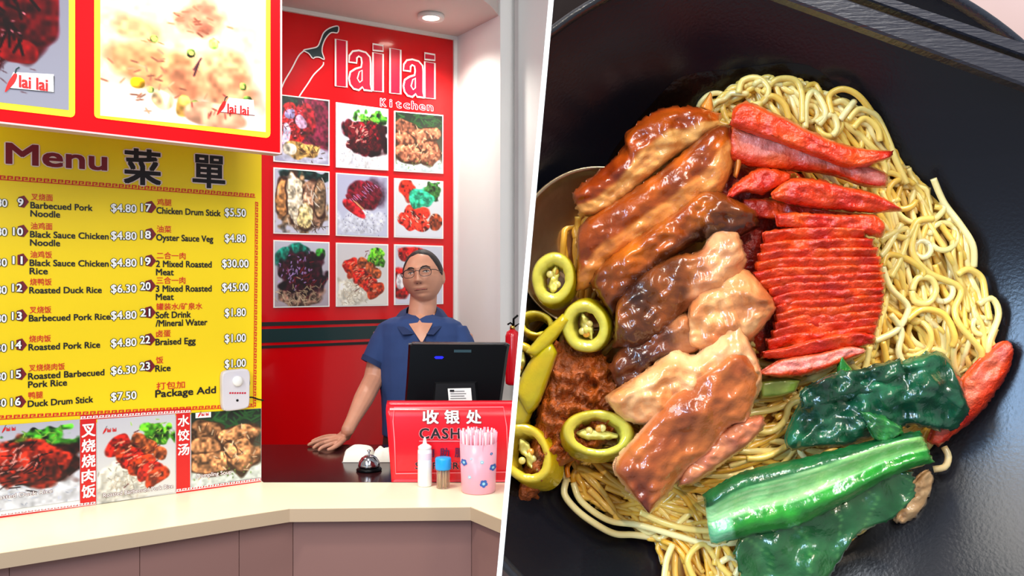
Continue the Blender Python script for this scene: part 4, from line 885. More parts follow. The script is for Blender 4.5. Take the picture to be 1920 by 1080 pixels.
for sg in (-1, 1):
    R_ = [(sg*(.033)+.0225*(abs(math.cos(a))**.75)*(1 if math.cos(a) > 0 else -1), .004+.0165*(abs(math.sin(a))**.75)*(1 if math.sin(a) > 0 else -1)) for a in [2*math.pi*k/24 for k in range(25)]]
    cur = lambda x: gy+.010*(abs(x)/.055)**2
    s = MB(); s.tube([HW((x, cur(x), z)) for x, z in R_], [.0021 if z > .008 else .0012 for x, z in R_], m_frame, n=6); s.build('rim', gl)
    s = MB(); s.add([HW((x, cur(x)+.0005, z)) for x, z in R_[:-1]], [tuple(range(24))], pm('lens_glass', (150, 130, 130), .05, trans=1, alpha=.22)); s.build('lens', gl)
    s = MB(); s.tube([HW((sg*.055, cur(.055), .012)), HW((sg*.070, gy+.028, .012)), HW((sg*.081, -.03, .006)), HW((sg*.083, .01, .004))], .0016, m_frame, n=6); s.build('temple_arm', gl)
s = MB(); s.tube([HW((-.012, gy, .010)), HW((0, gy-.003, .013)), HW((.012, gy, .010))], .0013, m_frame, n=6); s.build('bridge', gl)
# ---------------------------------------------------------------- the noodle bowl on its table beside the partition
D0 = .46                                                        # distance of the bowl's inner bottom
def Q(px, py, h=0.0): return CAM+ray(px, py)*(D0-h)
RIM = .062; dr = D0-RIM
BC = Q(1460, 600, RIM); RR = 695*dr/F
m_table = pm('table_laminate', (186, 160, 156), .5, var=.08, vscale=12)
m_part = pm('partition_white', (252, 252, 252), .5, emit=0)
# thin white partition standing between the stall and the table
def strip(d, wpx): return [CAM+ray(divx(y)-wpx, y)*d for y in (-260, 1400)]+[CAM+ray(divx(y)+wpx, y)*d for y in (1400, -260)]
a_ = strip(.372, 4.8); b_ = strip(.50, 3.4)
s_ = MB(); s_.add(a_+b_, [(0,1,2,3), (7,6,5,4), (0,4,5,1), (1,5,6,2), (2,6,7,3), (3,7,4,0)], m_part)
s_.build('divider_panel', label='thin slanted white divider panel between the food stall and the noodle bowl', cat='divider')
# table
s_ = MB(); y0 = D0+.014
pts = [CAM+ray(divx(-260), -260)*y0, CAM+ray(divx(1400), 1400)*y0, CAM+ray(2500, 1400)*y0, CAM+ray(2500, -260)*y0]
s_.prism(pts, (0, .02, 0), m_table); s_.build('table_top', label='pinkish brown table top under the noodle bowl', cat='table', clip=True)
m_bowl = pm('black_stoneware', (11, 13, 22), .26, coat=.1, coat_rough=.2, bump=.05, bscale=600, spec=.42, bdetail=2)
m_rim = pm('bowl_rim_glaze', (34, 38, 48), .2, coat=.6, bump=.18, bscale=700)
m_black2 = pm('dark_disc_black', (20, 8, 12), .6, spec=.15)
s_ = MB(); s_.lathe([(.001, -.0125), (.062, -.0125), (.070, -.0095), (.068, -.0085), (.001, -.0105)], (Q(1060, -20).x, D0, Q(1060, -20).z), m_black2, n=48, axis='Y', cap=False)
s_.build('dark_disc', label='added dark disc that darkens the table corner behind the bowl rim, top left', cat='dark_disc', clip=True)  # disc added only to make this corner of the table dark
def bowl_h(r):
    return .0 if r < .088 else RIM*((r-.088)/(RR-.088))**1.75
prof = [(.001, 0)]+[(r, bowl_h(r)) for r in np.linspace(.02, .088, 6)]+[(r, bowl_h(r)) for r in np.linspace(.091, RR-.0035, 40)]
n_in = len(prof)
edge = [(RR-.0028, RIM+.0012), (RR-.0014, RIM+.0020), (RR, RIM+.0014), (RR+.0006, RIM)]
outer = [(RR-.001, RIM-.004)]+[(r+.003, bowl_h(r)-.004) for r in np.linspace(RR-.01, .09, 20)]+[(.06, -.005), (.058, -.0125), (.052, -.0125), (.05, -.006), (.001, -.006)]
t = thing('noodle_bowl', 'wide glossy black bowl holding the noodles and meats', 'bowl', (BC.x, D0, BC.z))
o_ = MB().lathe(prof, (BC.x, D0, BC.z), m_bowl, n=160, axis='Y', cap=False); o_.build('bowl_inside', t, clip=True)
MB().lathe(prof[-1:]+edge, (BC.x, D0, BC.z), m_rim, n=160, axis='Y', cap=False).build('rim', t, clip=True)
MB().lathe(edge[-1:]+outer, (BC.x, D0, BC.z), m_bowl, n=96, axis='Y', cap=False).build('bowl_outside', t, clip=True)
def surf_h(px, py):
    h = 0
    for _ in range(6):
        q = Q(px, py, h); h = bowl_h(math.hypot(q.x-BC.x, q.z-BC.z))
    return h
# --- food sheets
def nz(x, y, z=0.0, s=1.0): return mn.noise(Vector((x*s, y*s, z)))
def slab(U, L, th, colf, mat, nt=46, ns=16, rough=0.0, rs=.05, pe=3.0, pt=10, seed=0, h=.03, wav=0.0, ws=.02, prof=None, jag=0):
    """U, L: long edges as (px,py[,h]); domed sheet of thickness th between them"""
    fix = lambda A: [(p[0], p[1], p[2] if len(p) > 2 else h) for p in A]
    U, L = smooth_pts(fix(U), nt), smooth_pts(fix(L), nt); vv = []; cc = []
    for i in range(nt):
        t = i/(nt-1); et = max(0, 1-abs(2*t-1)**pt)**.5
        for j in range(ns+1):
            s = j/ns; p = U[i]*(1-s)+L[i]*s; x, y = p[0], p[1]
            if jag and (j in (0, ns) or i in (0, nt-1)): x += jag*nz(x, y, seed+5, .15)*2; y += jag*nz(x, y, seed+9, .15)*2
            e = max(0, 1-abs(2*s-1)**pe)**.5*et
            hh = p[2]+th*e*(prof(t, s) if prof else 1)+rough*nz(x, y, seed, rs)*e+rough*.5*nz(x, y, seed+3, rs*2.7)*e+wav*nz(x, y, seed+7, ws)
            vv.append(Q(x, y, hh)); cc.append(colf(t, s, x, y))
    n1 = ns+1; ff = [(i*n1+j, (i+1)*n1+j, (i+1)*n1+j+1, i*n1+j+1) for i in range(nt-1) for j in range(ns)]
    # underside
    m0 = len(vv)
    for i in range(nt):
        t = i/(nt-1); et = max(0, 1-abs(2*t-1)**pt)**.5
        for j in range(ns+1):
            s = j/ns; p = U[i]*(1-s)+L[i]*s; e = max(0, 1-abs(2*s-1)**pe)**.5*et
            vv.append(vv[i*n1+j]+Vector((0, .0006+min(th, .004)*e, 0))); cc.append(cc[i*n1+j])
    ff += [(m0+i*n1+j+1, m0+(i+1)*n1+j+1, m0+(i+1)*n1+j, m0+i*n1+j) for i in range(nt-1) for j in range(ns)]
    bd = [j for j in range(n1)]+[i*n1+ns for i in range(1, nt)]+[(nt-1)*n1+j for j in range(ns-1, -1, -1)]+[i*n1 for i in range(nt-2, 0, -1)]
    ff += [(bd[k], bd[(k+1)%len(bd)], m0+bd[(k+1)%len(bd)], m0+bd[k]) for k in range(len(bd))]
    return MB().add(vv, ff, mat, smooth=True, cols=cc)
def mixc(a, b, k): k = max(0, min(1, k)); return tuple(a[i]*(1-k)+b[i]*k for i in range(3))
def sstep(a, b, x): t = max(0, min(1, (x-a)/(b-a))); return t*t*(3-2*t)
m_meat = pm('glazed_chicken', (200, 140, 90), .30, vcol=True, coat=.75, coat_rough=.05, sss=.05, bump=.32, bscale=230, var=.14, vscale=90, bdetail=3, spec=.3)
m_char = pm('glazed_pork', (200, 60, 30), .32, vcol=True, coat=.6, coat_rough=.10, sss=.05, bump=.7, bscale=420, spec=.3, var=.22, vscale=160, bdetail=5)
m_leaf = pm('wet_greens', (20, 80, 40), .28, vcol=True, coat=.7, coat_rough=.10, sss=.05, bump=.5, bscale=160, var=.12, vscale=120)
m_pep = pm('pickled_chili', (170, 160, 40), .22, vcol=True, coat=.7, sss=.25, bump=.25, bscale=220, coat_rough=.08)
m_nood = pm('egg_noodle', (238, 206, 128), .30, vcol=True, coat=.35, coat_rough=.15, sss=.25, bump=.15, bscale=260)
m_chili = pm('chili_paste', (176, 84, 16), .4, coat=.4, coat_rough=.15, var=.6, vscale=160, bump=1.0, bscale=500, bdetail=6, col2=None)
m_sauce = pm('dark_sauce', (12, 6, 5), .22, bump=.4, bscale=120, spec=.35)
m_steel = pm('brushed_steel', (206, 184, 150), .32, metal=1, bump=.15, bscale=120)
skin = (124, 50, 8); dskin = (50, 18, 8); flesh = (222, 156, 98); pale = (226, 180, 132); orange = (190, 88, 14)
def bld(mb, name, label, cat, group=None, kind=None, parent=None): return mb.build(name, parent, label=label, cat=cat, group=group, kind=kind, clip=True)
# sauce pool on the bowl bottom
def pool(pts, name, lab, lift=.0012, mat=m_sauce, n=60, rings=10):
    b = smooth_pts(pts, n, True); c = b.mean(0); vv = []; 
    for k in range(rings+1):
        for p in b: x, y = c+(p-c)*(1-k/rings*.999); vv.append(Q(x, y, surf_h(x, y)+lift*(1 if k else .15)))
    ff = [(k*n+i, k*n+(i+1)%n, (k+1)*n+(i+1)%n, (k+1)*n+i) for k in range(rings) for i in range(n)]
    return bld(MB().add(vv, ff, mat, smooth=True), name, lab, 'sauce', kind='stuff')
pool([(1240, 175), (1290, 140), (1370, 130), (1480, 118), (1540, 135), (1580, 190), (1620, 300), (1650, 400), (1600, 500), (1500, 600), (1180, 500), (1130, 330)], 'dark_sauce', 'dark soy gravy pooled above the noodles at the upper edge')
pool([(930, 880), (960, 930), (1010, 925), (1080, 920), (1160, 975), (1260, 960), (1300, 800), (1100, 700), (950, 600), (900, 760)], 'dark_sauce', 'dark chili oil pooled at the lower left of the food', lift=.0009)
# noodles -------------------------------------------------------------
reg = smooth_pts([(1330, 200), (1385, 158), (1450, 146), (1530, 165), (1600, 190), (1650, 245), (1700, 310), (1770, 385), (1822, 450), (1832, 520), (1862, 590), (1868, 660), (1800, 720), (1780, 790), (1735, 850), (1690, 900), (1620, 985), (1550, 1060), (1500, 1130), (1380, 1130), (1250, 1085), (1215, 1010), (1130, 960), (1075, 905), (1090, 800), (1050, 640), (1040, 500), (1045, 430), (1090, 400), (1200, 300)], 120, True)
def inside(x, y):
    c = False; j = len(reg)-1
    for i in range(len(reg)):
        if (reg[i][1] > y) != (reg[j][1] > y) and x < (reg[j][0]-reg[i][0])*(y-reg[i][1])/(reg[j][1]-reg[i][1])+reg[i][0]: c = not c
        j = i
    return c
regp = reg[::2]
def edge_d(x, y): return float(np.min(np.hypot(reg[:, 0]-x, reg[:, 1]-y)))
def bed(x, y): 
    d = edge_d(x, y) if inside(x, y) else 0.0
    return surf_h(x, y)+.002+.021*(1-math.exp(-d/80.))
flows = [((1420, 160), 20), ((1480, 200), 70), ((1560, 210), 35), ((1640, 280), 60), ((1700, 400), 80), ((1760, 440), 75), ((1800, 520), 80), ((1680, 560), 60), ((1740, 620), 45), ((1700, 660), 20), ((1830, 640), 100), ((1780, 700), 120), ((1640, 640), 110), ((1600, 700), 130), ((1520, 740), 150), ((1450, 790), 160), ((1400, 860), 165), ((1450, 740), 20),
         ((1330, 930), 5), ((1200, 960), 25), ((1250, 1000), 15), ((1120, 930), 35), ((1300, 1040), 80), ((1380, 1060), 75), ((1500, 1060), 20), ((1060, 460), 100), ((1080, 560), 100), ((1450, 960), 170)]
fx = np.array([f[0] for f in flows], float); fa = np.radians([f[1] for f in flows])
def flow(x, y):
    w_ = 1/((fx[:, 0]-x)**2+(fx[:, 1]-y)**2+200)**1.3
    return .5*math.atan2((w_*np.sin(2*fa)).sum(), (w_*np.cos(2*fa)).sum())
def tube_arr(P, rad, n=8):
    P = np.array(P); T = np.gradient(P, axis=0); T /= np.linalg.norm(T, axis=1)[:, None]+1e-12
    Yv = np.array([0, 1., 0]); A = np.cross(T, Yv); A /= np.linalg.norm(A, axis=1)[:, None]+1e-9; B = np.cross(A, T)
    q = 2*np.pi*np.arange(n)/n; rad = np.asarray(rad, float).reshape(-1, 1, 1) if np.ndim(rad) else rad
    V = P[:, None]+rad*(A[:, None]*np.cos(q)[None, :, None]+B[:, None]*np.sin(q)[None, :, None]); N = len(P)
    V = V.reshape(-1, 3); ff = [(i*n+k, i*n+(k+1)%n, (i+1)*n+(k+1)%n, (i+1)*n+k) for i in range(N-1) for k in range(n)]+[tuple(range(n-1, -1, -1)), tuple((N-1)*n+k for k in range(n))]
    return V, ff
def noodle(mb, ctrl, rpx=5.6, col=(240, 206, 120), npt=None, jit=1):
    c = np.array(ctrl, float); L_ = np.hypot(*(c[1:, :2]-c[:-1, :2]).T).sum(); npt = npt or max(8, int(L_/6))
    s = smooth_pts(c, npt); P = [Q(*p) for p in s]; r = rpx*(D0-s[:, 2])/F*np.ones(npt)
    V, f = tube_arr(P, r); mb.add(V, f, m_nood, smooth=True, cols=[col]*len(V))
def sim(x, y, lay, steps=16, stp=16, curl=.15, loop=False):
    a = flow(x, y)+random.gauss(0, .35)+(math.pi if random.random() < .5 else 0); om = random.gauss(0, curl); pts = []
    for k in range(steps):
        b = bed(x, y); pts.append((x, y, b+lay+.003*nz(x, y, lay*900+k*.0, .02)))
        if not loop:
            t = flow(x, y); d = math.atan2(math.sin(t-a), math.cos(t-a))
            if abs(d) > math.pi/2: d = math.atan2(math.sin(t+math.pi-a), math.cos(t+math.pi-a))
            om = om*.75+random.gauss(0, curl*.5)
            a += .22*d+om
        else: a += om
        nx_, ny_ = x+stp*math.cos(a), y+stp*math.sin(a)
        if not inside(nx_, ny_) or edge_d(nx_, ny_) < 7:
            cx, cy = 1480, 600; g = math.atan2(cy-y, cx-x); d = math.atan2(math.sin(g-a), math.cos(g-a)); a += max(-.9, min(.9, d)); nx_, ny_ = x+stp*math.cos(a), y+stp*math.sin(a)
        x, y = nx_, ny_
    return pts
random.seed(11)
nb = MB()
# body of the tangle
mv = []; cc = []; n = len(reg); cen = np.array([1460, 620.])
for k in range(13):
    for p in reg:
        x, y = cen+(p-cen)*(.985-k/12*.98); mv.append(Q(x, y, bed(x, y)-.004)); cc.append((214, 160, 66))
nb.add(mv, [(k*n+i, k*n+(i+1)%n, (k+1)*n+(i+1)%n, (k+1)*n+i) for k in range(12) for i in range(n)], m_nood, smooth=True, cols=cc)
pal = [(248, 214, 122), (246, 206, 104), (250, 224, 144), (242, 194, 84), (250, 228, 160)]
def covered(x, y):   # under the meats nobody sees the noodles
    return (1130 < x < 1400 and 260 < y < 830) or (1400 < x < 1600 and 330 < y < 640)
cnt = 0
while cnt < 760:
    x, y = random.uniform(1040, 1870), random.uniform(145, 1120)
    if not inside(x, y) or covered(x, y): continue
    lay = (cnt/760)*.010-.003
    noodle(nb, sim(x, y, lay, steps=random.randint(9, 20)), random.uniform(5.2, 6.6), mixc(pal[cnt%5], (240, 166, 40), .55 if x < 1320 else .12)); cnt += 1
for i in range(34):
    while True:
        x, y = random.uniform(1480, 1850), random.uniform(180, 1060)
        if inside(x, y) and not covered(x, y): break
    noodle(nb, sim(x, y, .0075, steps=14, stp=11, curl=.42, loop=True), 5.6, pal[i%5])
H = lambda pts, d=.008: [(x, y, bed(x, y)+d) for x, y in pts]
hero = [[(1385, 175), (1392, 152), (1420, 146), (1440, 165), (1432, 190), (1400, 200)], [(1430, 175), (1455, 150), (1490, 150), (1503, 175), (1505, 230)], [(1510, 240), (1512, 190), (1525, 172), (1540, 190), (1548, 215), (1535, 235)],
        [(1560, 215), (1555, 180), (1580, 167), (1610, 180), (1640, 220), (1665, 270), (1690, 310)], [(1575, 225), (1590, 205), (1602, 190)], [(1590, 225), (1610, 205), (1640, 215), (1660, 250), (1680, 300), (1700, 345)], [(1600, 240), (1620, 222), (1645, 240), (1650, 265)],
        [(1530, 230), (1560, 215), (1570, 240), (1560, 255)], [(1420, 200), (1445, 180), (1470, 195), (1480, 225)], [(1750, 335), (1770, 380), (1800, 420), (1824, 460), (1826, 500)], [(1620, 305), (1650, 300), (1660, 320), (1645, 340)],
        [(1650, 455), (1670, 440), (1700, 445), (1720, 415), (1750, 410)], [(1690, 420), (1660, 470), (1650, 480)], [(1655, 500), (1665, 478), (1700, 485), (1730, 505), (1728, 520)], [(1655, 500), (1670, 540), (1700, 570), (1700, 590), (1680, 620), (1640, 640)],
        [(1710, 545), (1720, 522), (1745, 522), (1755, 545), (1740, 568), (1715, 565), (1710, 545)], [(1795, 515), (1815, 505), (1840, 520), (1848, 560), (1855, 600)], [(1835, 570), (1860, 560), (1872, 590), (1855, 640), (1850, 680)],
        [(1700, 600), (1730, 580), (1770, 590), (1790, 630), (1785, 650)], [(1670, 590), (1690, 620), (1685, 660), (1700, 690)], [(1650, 450), (1700, 430), (1690, 480), (1670, 520)], [(1720, 420), (1710, 470), (1740, 510), (1800, 540), (1790, 580), (1800, 610), (1840, 660), (1830, 690)],
        [(1630, 650), (1620, 700), (1600, 730)], [(1655, 640), (1665, 700), (1640, 720)], [(1075, 905), (1090, 940), (1140, 975), (1200, 985), (1270, 1005), (1330, 1020), (1400, 1015)], [(1200, 960), (1260, 985), (1330, 995), (1400, 985)],
        [(1310, 1100), (1290, 1050), (1320, 1020), (1350, 1060), (1370, 1080)], [(1245, 1090), (1250, 1050), (1262, 1020)], [(1340, 1060), (1350, 1020), (1370, 1040), (1400, 1090)], [(1350, 1055), (1370, 1045), (1385, 1062), (1378, 1080)],
        [(1400, 800), (1440, 810), (1470, 790), (1480, 760), (1500, 750)], [(1400, 860), (1440, 855), (1500, 820), (1520, 800)], [(1500, 730), (1520, 740), (1560, 745), (1590, 735)]]
for i, h_ in enumerate(hero): noodle(nb, H(h_, .009), 6.2, pal[i%5])
bld(nb, 'noodles', 'tangle of thin yellow egg noodles filling the black bowl', 'noodles', kind='stuff')
# separate stray strands
for pts, c_, lab in (([(1065, 905), (1058, 880), (1075, 850), (1110, 835), (1140, 850), (1148, 880), (1135, 905), (1120, 895)], (246, 214, 140), 'curled noodle loop at the lower left edge with an orange oil stain'),
                     ([(1062, 900), (1058, 925), (1075, 950), (1105, 975), (1150, 1000), (1190, 1003), (1240, 1010)], (244, 222, 160), 'long stray noodle running along the lower left of the bowl'),
                     ([(1770, 838), (1778, 855), (1772, 875), (1750, 880)], (222, 200, 150), 'short noodle end poking out to the right of the green stem')):
    s_ = MB(); noodle(s_, [(x, y, surf_h(x, y)+.009) for x, y in pts], 6.5, c_); bld(s_, 'noodle_strand', lab, 'noodle')
s_ = MB(); noodle(s_, [(x, y, surf_h(x, y)+.013) for x, y in ((1066, 895), (1064, 875), (1082, 852), (1108, 845))], 5, (236, 130, 20)); bld(s_, 'noodle_strand', 'short orange oil stained noodle below the pepper rings', 'noodle')
# ladle under the food at the left ------------------------------------
lc = Q(1116, 468, .012); lr = 150*(D0-.018)/F
t = thing('serving_spoon', 'shiny steel spoon bowl half buried under the chicken at left', 'spoon', tuple(lc))
prf = [(.001, -.010)]+[(lr*k, -.010+.016*k**2) for k in (.2, .4, .6, .75, .88, .96)]+[(lr, .0075), (lr+.0007, .0070), (lr*.97, .005), (lr*.6, -.006), (.001, -.0115)]
MB().lathe(prf, (lc.x, lc.y-.006, lc.z), m_steel, n=72, axis='Y', cap=False).build('spoon_bowl', t, clip=True)
s_ = MB(); s_.tube([(lc.x-lr*.7, lc.y-.002, lc.z-lr*.7), (lc.x-lr*1.0, lc.y-.006, lc.z-lr*1.1), (lc.x-lr*1.5, lc.y-.012, lc.z-lr*1.7)], [(.008, .002), (.006, .002), (.007, .002)], m_steel); s_.build('handle', t, clip=True)
# chicken --------------------------------------------------------------
G_chk = 'soy sauce chicken slices in the bowl'
def skinmix(x, y, a=.5, sd=0):
    k = .5+.9*nz(x, y, sd, .012)+.4*nz(x, y, sd+4, .04); return mixc(skin, dskin, k+a-.5)
def fib(x, y, base, ang, sd=0):
    u = x*math.cos(ang)+y*math.sin(ang); v = -x*math.sin(ang)+y*math.cos(ang); k = nz(u*.012, v*.16, sd); return mixc(base, (176, 96, 50), .15+.75*max(0, k))
AN = math.radians(-32)
def cA(t, s, x, y):
    m = sstep(.44, .56, s+.08*nz(x, y, 1, .03)); return mixc(mixc((186, 80, 8), (128, 42, 4), .5+nz(x, y, 2, .02)), fib(x, y, (236, 174, 92), AN), m)
bld(slab([(1072, 362), (1165, 282), (1175, 250), (1235, 205), (1300, 200), (1350, 212)], [(1086, 405), (1140, 400), (1200, 350), (1260, 300), (1310, 270), (1352, 236)], .011, cA, m_meat, h=.030, rough=.004, rs=.03, nt=64, ns=26, jag=3, seed=1),
    'chicken_slice', 'shredded looking orange glazed chicken piece, topmost at the upper left of the meat', 'meat', G_chk)
s_ = slab([(1312, 200, .03), (1325, 182, .03), (1332, 172, .03)], [(1338, 214, .03), (1337, 192, .03), (1335, 176, .03)], .004, lambda t, s, x, y: (226, 140, 50), m_meat, nt=12, ns=6)
bld(s_, 'chicken_slice', 'small pointed scrap of chicken skin above the noodles at the top', 'meat', G_chk)
def cB(t, s, x, y):
    m = sstep(.50, .60, s+.07*nz(x, y, 1, .02)+.25*(t-.5)*(1 if t > .5 else .3)); c = mixc(orange, (104, 36, 6), .5+.8*nz(x, y, 3, .02)+.5*(.3-s)); return mixc(c, fib(x, y, (228, 146, 66), AN, 4), m)
bld(slab([(1082, 468), (1090, 420), (1160, 372), (1240, 318), (1300, 268), (1330, 240), (1370, 232)], [(1080, 545), (1105, 540), (1150, 500), (1230, 440), (1300, 400), (1350, 370), (1382, 290)], .012, cB, m_meat, h=.036, rough=.003, rs=.03, nt=64, ns=28, seed=2, jag=2,
     prof=lambda t, s: 1.15-.45*s), 'chicken_slice', 'long glossy brown skinned chicken slice with pale meat below, second from the top left', 'meat', G_chk)
def cC(t, s, x, y):
    dk = sstep(.62, .8, s)*(.6)+.55*sstep(.5, .8, t)+.5*(1-sstep(.0, .2, t)); c = mixc(mixc((196, 100, 14), (142, 58, 6), .5+nz(x, y, 5, .02)), dskin, dk+.5*nz(x, y, 6, .015)); return c
bld(slab([(1105, 530), (1130, 492), (1200, 440), (1270, 395), (1310, 362), (1350, 360), (1420, 395)], [(1150, 600), (1175, 560), (1220, 520), (1280, 470), (1330, 450), (1370, 455), (1424, 425)], .012, cC, m_meat, h=.042, rough=.005, rs=.025, nt=70, ns=26, seed=3, jag=2.5,
     prof=lambda t, s: 1.1-.3*s), 'chicken_slice', 'dark amber chicken slice with wrinkled skin ending in a blob beside the red pork', 'meat', G_chk)
def cD(t, s, x, y):
    m = sstep(.55, .66, t+.15*(s-.5)+.08*nz(x, y, 1, .03)); c = mixc((150, 74, 22), (48, 22, 14), .45+.9*nz(x, y, 8, .018)); return mixc(c, mixc((226, 160, 108), (196, 116, 74), .4+nz(x, y, 9, .03)), m)
bld(slab([(1155, 590), (1160, 560), (1200, 515), (1260, 480), (1310, 470), (1340, 432), (1385, 434)], [(1150, 650), (1190, 655), (1230, 640), (1280, 590), (1330, 555), (1370, 545), (1402, 490)], .012, cD, m_meat, h=.046, rough=.005, rs=.025, nt=60, ns=26, seed=4, jag=2.5,
     prof=lambda t, s: 1.1-.2*s), 'chicken_slice', 'chicken slice half dark skin half pale meat, in the middle of the pile', 'meat', G_chk)
def cE(t, s, x, y):
    c = mixc((230, 166, 106), (190, 108, 58), .4+1.1*nz(x, y, 11, .022)); return mixc(c, (150, 76, 40), .6*max(0, nz(x*.6, y*1.6, 12, .06)))
bld(slab([(1290, 590), (1300, 555), (1350, 520), (1400, 505), (1450, 560)], [(1290, 650), (1330, 660), (1370, 650), (1410, 640), (1456, 580)], .013, cE, m_meat, h=.046, rough=.005, rs=.03, seed=5, jag=3, ns=22, nt=44),
    'chicken_slice', 'pale creamy chicken chunk touching the left end of the sliced pork', 'meat', G_chk)
def cF(t, s, x, y):
    m = sstep(.5, .7, t+.1*nz(x, y, 2, .02)); c = mixc((132, 62, 26), (52, 22, 16), .5+nz(x, y, 13, .02)); return mixc(c, (214, 138, 84), m*.7)
bld(slab([(1140, 690), (1165, 650), (1210, 620), (1260, 590), (1310, 588), (1332, 615)], [(1165, 745), (1195, 720), (1230, 690), (1270, 675), (1310, 660), (1335, 630)], .010, cF, m_meat, h=.044, rough=.005, rs=.03, seed=6, jag=2.5, ns=18),
    'chicken_slice', 'short dark glazed chicken slice under the pale chunk, left of centre', 'meat', G_chk)
def cG(t, s, x, y):
    c = mixc((236, 182, 126), (210, 126, 64), .4+1.1*nz(x, y, 14, .022)); g = sstep(.6, .9, t); return mixc(c, (206, 150, 108), g*.6+.3*max(0, nz(x*.5, y*2, 15, .07)))
bld(slab([(1132, 745), (1160, 725), (1215, 690), (1262, 655), (1300, 665), (1330, 640), (1380, 600), (1410, 650), (1424, 680)], [(1150, 770), (1180, 792), (1240, 800), (1280, 800), (1330, 770), (1370, 760), (1400, 760), (1424, 740), (1430, 705)], .013, cG, m_meat, h=.050, rough=.006, rs=.025, nt=64, ns=28, seed=7, jag=3),
    'chicken_slice', 'large pale peach chicken breast piece with ragged right end, lower middle', 'meat', G_chk)
def cH(t, s, x, y):
    b_ = math.exp(-((s-.35)/.3)**2)*(.4+.8*nz(x, y, 16, .016)+.35*sstep(.4, 0, t))
    c = mixc((208, 116, 52), (108, 42, 22), b_+.15); e = sstep(.08, .0, s)+sstep(.93, 1, s); return mixc(c, (232, 176, 138), e)
bld(slab([(1215, 962), (1165, 905), (1150, 870), (1205, 800), (1262, 735), (1330, 690), (1370, 660), (1400, 655)], [(1218, 965), (1250, 930), (1290, 880), (1330, 850), (1370, 800), (1400, 790), (1420, 740), (1428, 700)], .013, cH, m_meat, h=.055, rough=.005, rs=.02, nt=70, ns=30, seed=8, jag=2.5,
     prof=lambda t, s: 1.15-.35*s), 'chicken_slice', 'big reddish brown skinned chicken slice pointing down to the bottom of the bowl', 'meat', G_chk)
def cI(t, s, x, y): return mixc((214, 130, 84), (176, 92, 66), .4+nz(x, y, 18, .03))
bld(slab([(1270, 912), (1285, 870), (1330, 825), (1380, 790), (1430, 778)], [(1300, 908), (1330, 890), (1370, 860), (1410, 830), (1436, 795)], .009, cI, m_meat, h=.050, rough=.004, rs=.03, seed=9, jag=2.5, ns=16),
    'chicken_slice', 'narrow pinkish strip of chicken at the right of the lowest big slice', 'meat', G_chk)
bld(slab([(1676, 975, .02), (1695, 930, .02), (1720, 895, .02), (1742, 880, .02)], [(1692, 984, .02), (1722, 965, .02), (1745, 925, .02), (1750, 890, .02)], .006, lambda t, s, x, y: mixc((226, 188, 140), (196, 150, 104), .5+nz(x, y, 2, .06)), m_meat, h=.02, rough=.004, rs=.06, ns=12, nt=24, jag=3),
    'chicken_slice', 'small beige scrap of chicken poking out under the green leaves at right', 'meat', G_chk)
bld(slab([(1372, 240, .04), (1380, 300, .04), (1376, 330, .04)], [(1394, 248, .04), (1392, 300, .04), (1382, 335, .04)], .004, lambda t, s, x, y: (206, 120, 40), m_meat, h=.04, ns=8, nt=16),
    'chicken_slice', 'thin orange flap of skin between the chicken and the red pork', 'meat', G_chk)
# barbecued pork -------------------------------------------------------
G_p = 'red barbecued pork slices in the bowl'
def pork(U, L, lab, h=.034, th=.006, pink=0, sd=0, nt=44, ns=12, tilt=0, dark=0):
    def cf(t, s, x, y):
        c = mixc((228, 72, 12), (190, 28, 10), .5+1.0*nz(x, y, sd+20, .025)); c = mixc(c, (120, 14, 16), dark*(.6+nz(x, y, sd, .03)))
        if pink: c = mixc(c, (244, 140, 124), pink*1.2*math.exp(-((s-.40)/.30)**4)*sstep(0, .1, t)*(.85+.5*nz(x*.5, y*1.4, sd, .04)))
        e = sstep(.16, 0, s)*.5; return mixc(c, (244, 110, 40), e)
    bld(slab(U, L, th, cf, m_char, h=h, rough=.0022, rs=.05, nt=nt, ns=ns, seed=sd, jag=2, pe=5, pt=30, prof=lambda t, s: 1.1-tilt*s), 'pork_slice', lab, 'meat', G_p)
pork([(1352, 320), (1400, 300), (1470, 320), (1540, 340), (1600, 420)], [(1350, 420), (1400, 640), (1440, 680), (1540, 660), (1600, 600)], 'dark red pork lying underneath the fanned slices', h=.024, th=.006, dark=.9, sd=1)
pork([(1370, 232), (1420, 242), (1500, 258), (1560, 278), (1620, 302), (1664, 326)], [(1366, 300), (1420, 316), (1500, 322), (1560, 330), (1620, 350), (1664, 352)], 'large pink centred pork slice, second from the top of the red meat', h=.036, th=.009, pink=1, sd=2, ns=20)
pork([(1374, 205), (1400, 190), (1460, 215), (1530, 250), (1600, 275), (1676, 283)], [(1370, 234), (1400, 248), (1470, 272), (1540, 298), (1600, 316), (1672, 296)], 'uppermost bright red pork strip running down to the right', h=.046, th=.009, sd=3)
pork([(1364, 370), (1378, 345), (1420, 316), (1450, 315), (1484, 325)], [(1372, 372), (1400, 360), (1430, 366), (1460, 352), (1482, 336)], 'small curled orange edged pork slice left of centre of the red meat', h=.040, th=.007, sd=4, ns=10)
pork([(1446, 362), (1480, 335), (1530, 335), (1580, 348), (1640, 362), (1692, 392)], [(1450, 372), (1490, 385), (1540, 392), (1590, 396), (1640, 400), (1690, 396)], 'thick pointed red pork slice, third from the top', h=.044, th=.009, sd=5, ns=14, tilt=.3)
pork([(1390, 372), (1440, 372), (1520, 386), (1600, 398), (1640, 402)], [(1395, 408), (1440, 412), (1520, 410), (1600, 412), (1640, 415)], 'dark wet pork slice in the gap above the fan', h=.036, th=.006, dark=.6, sd=6)
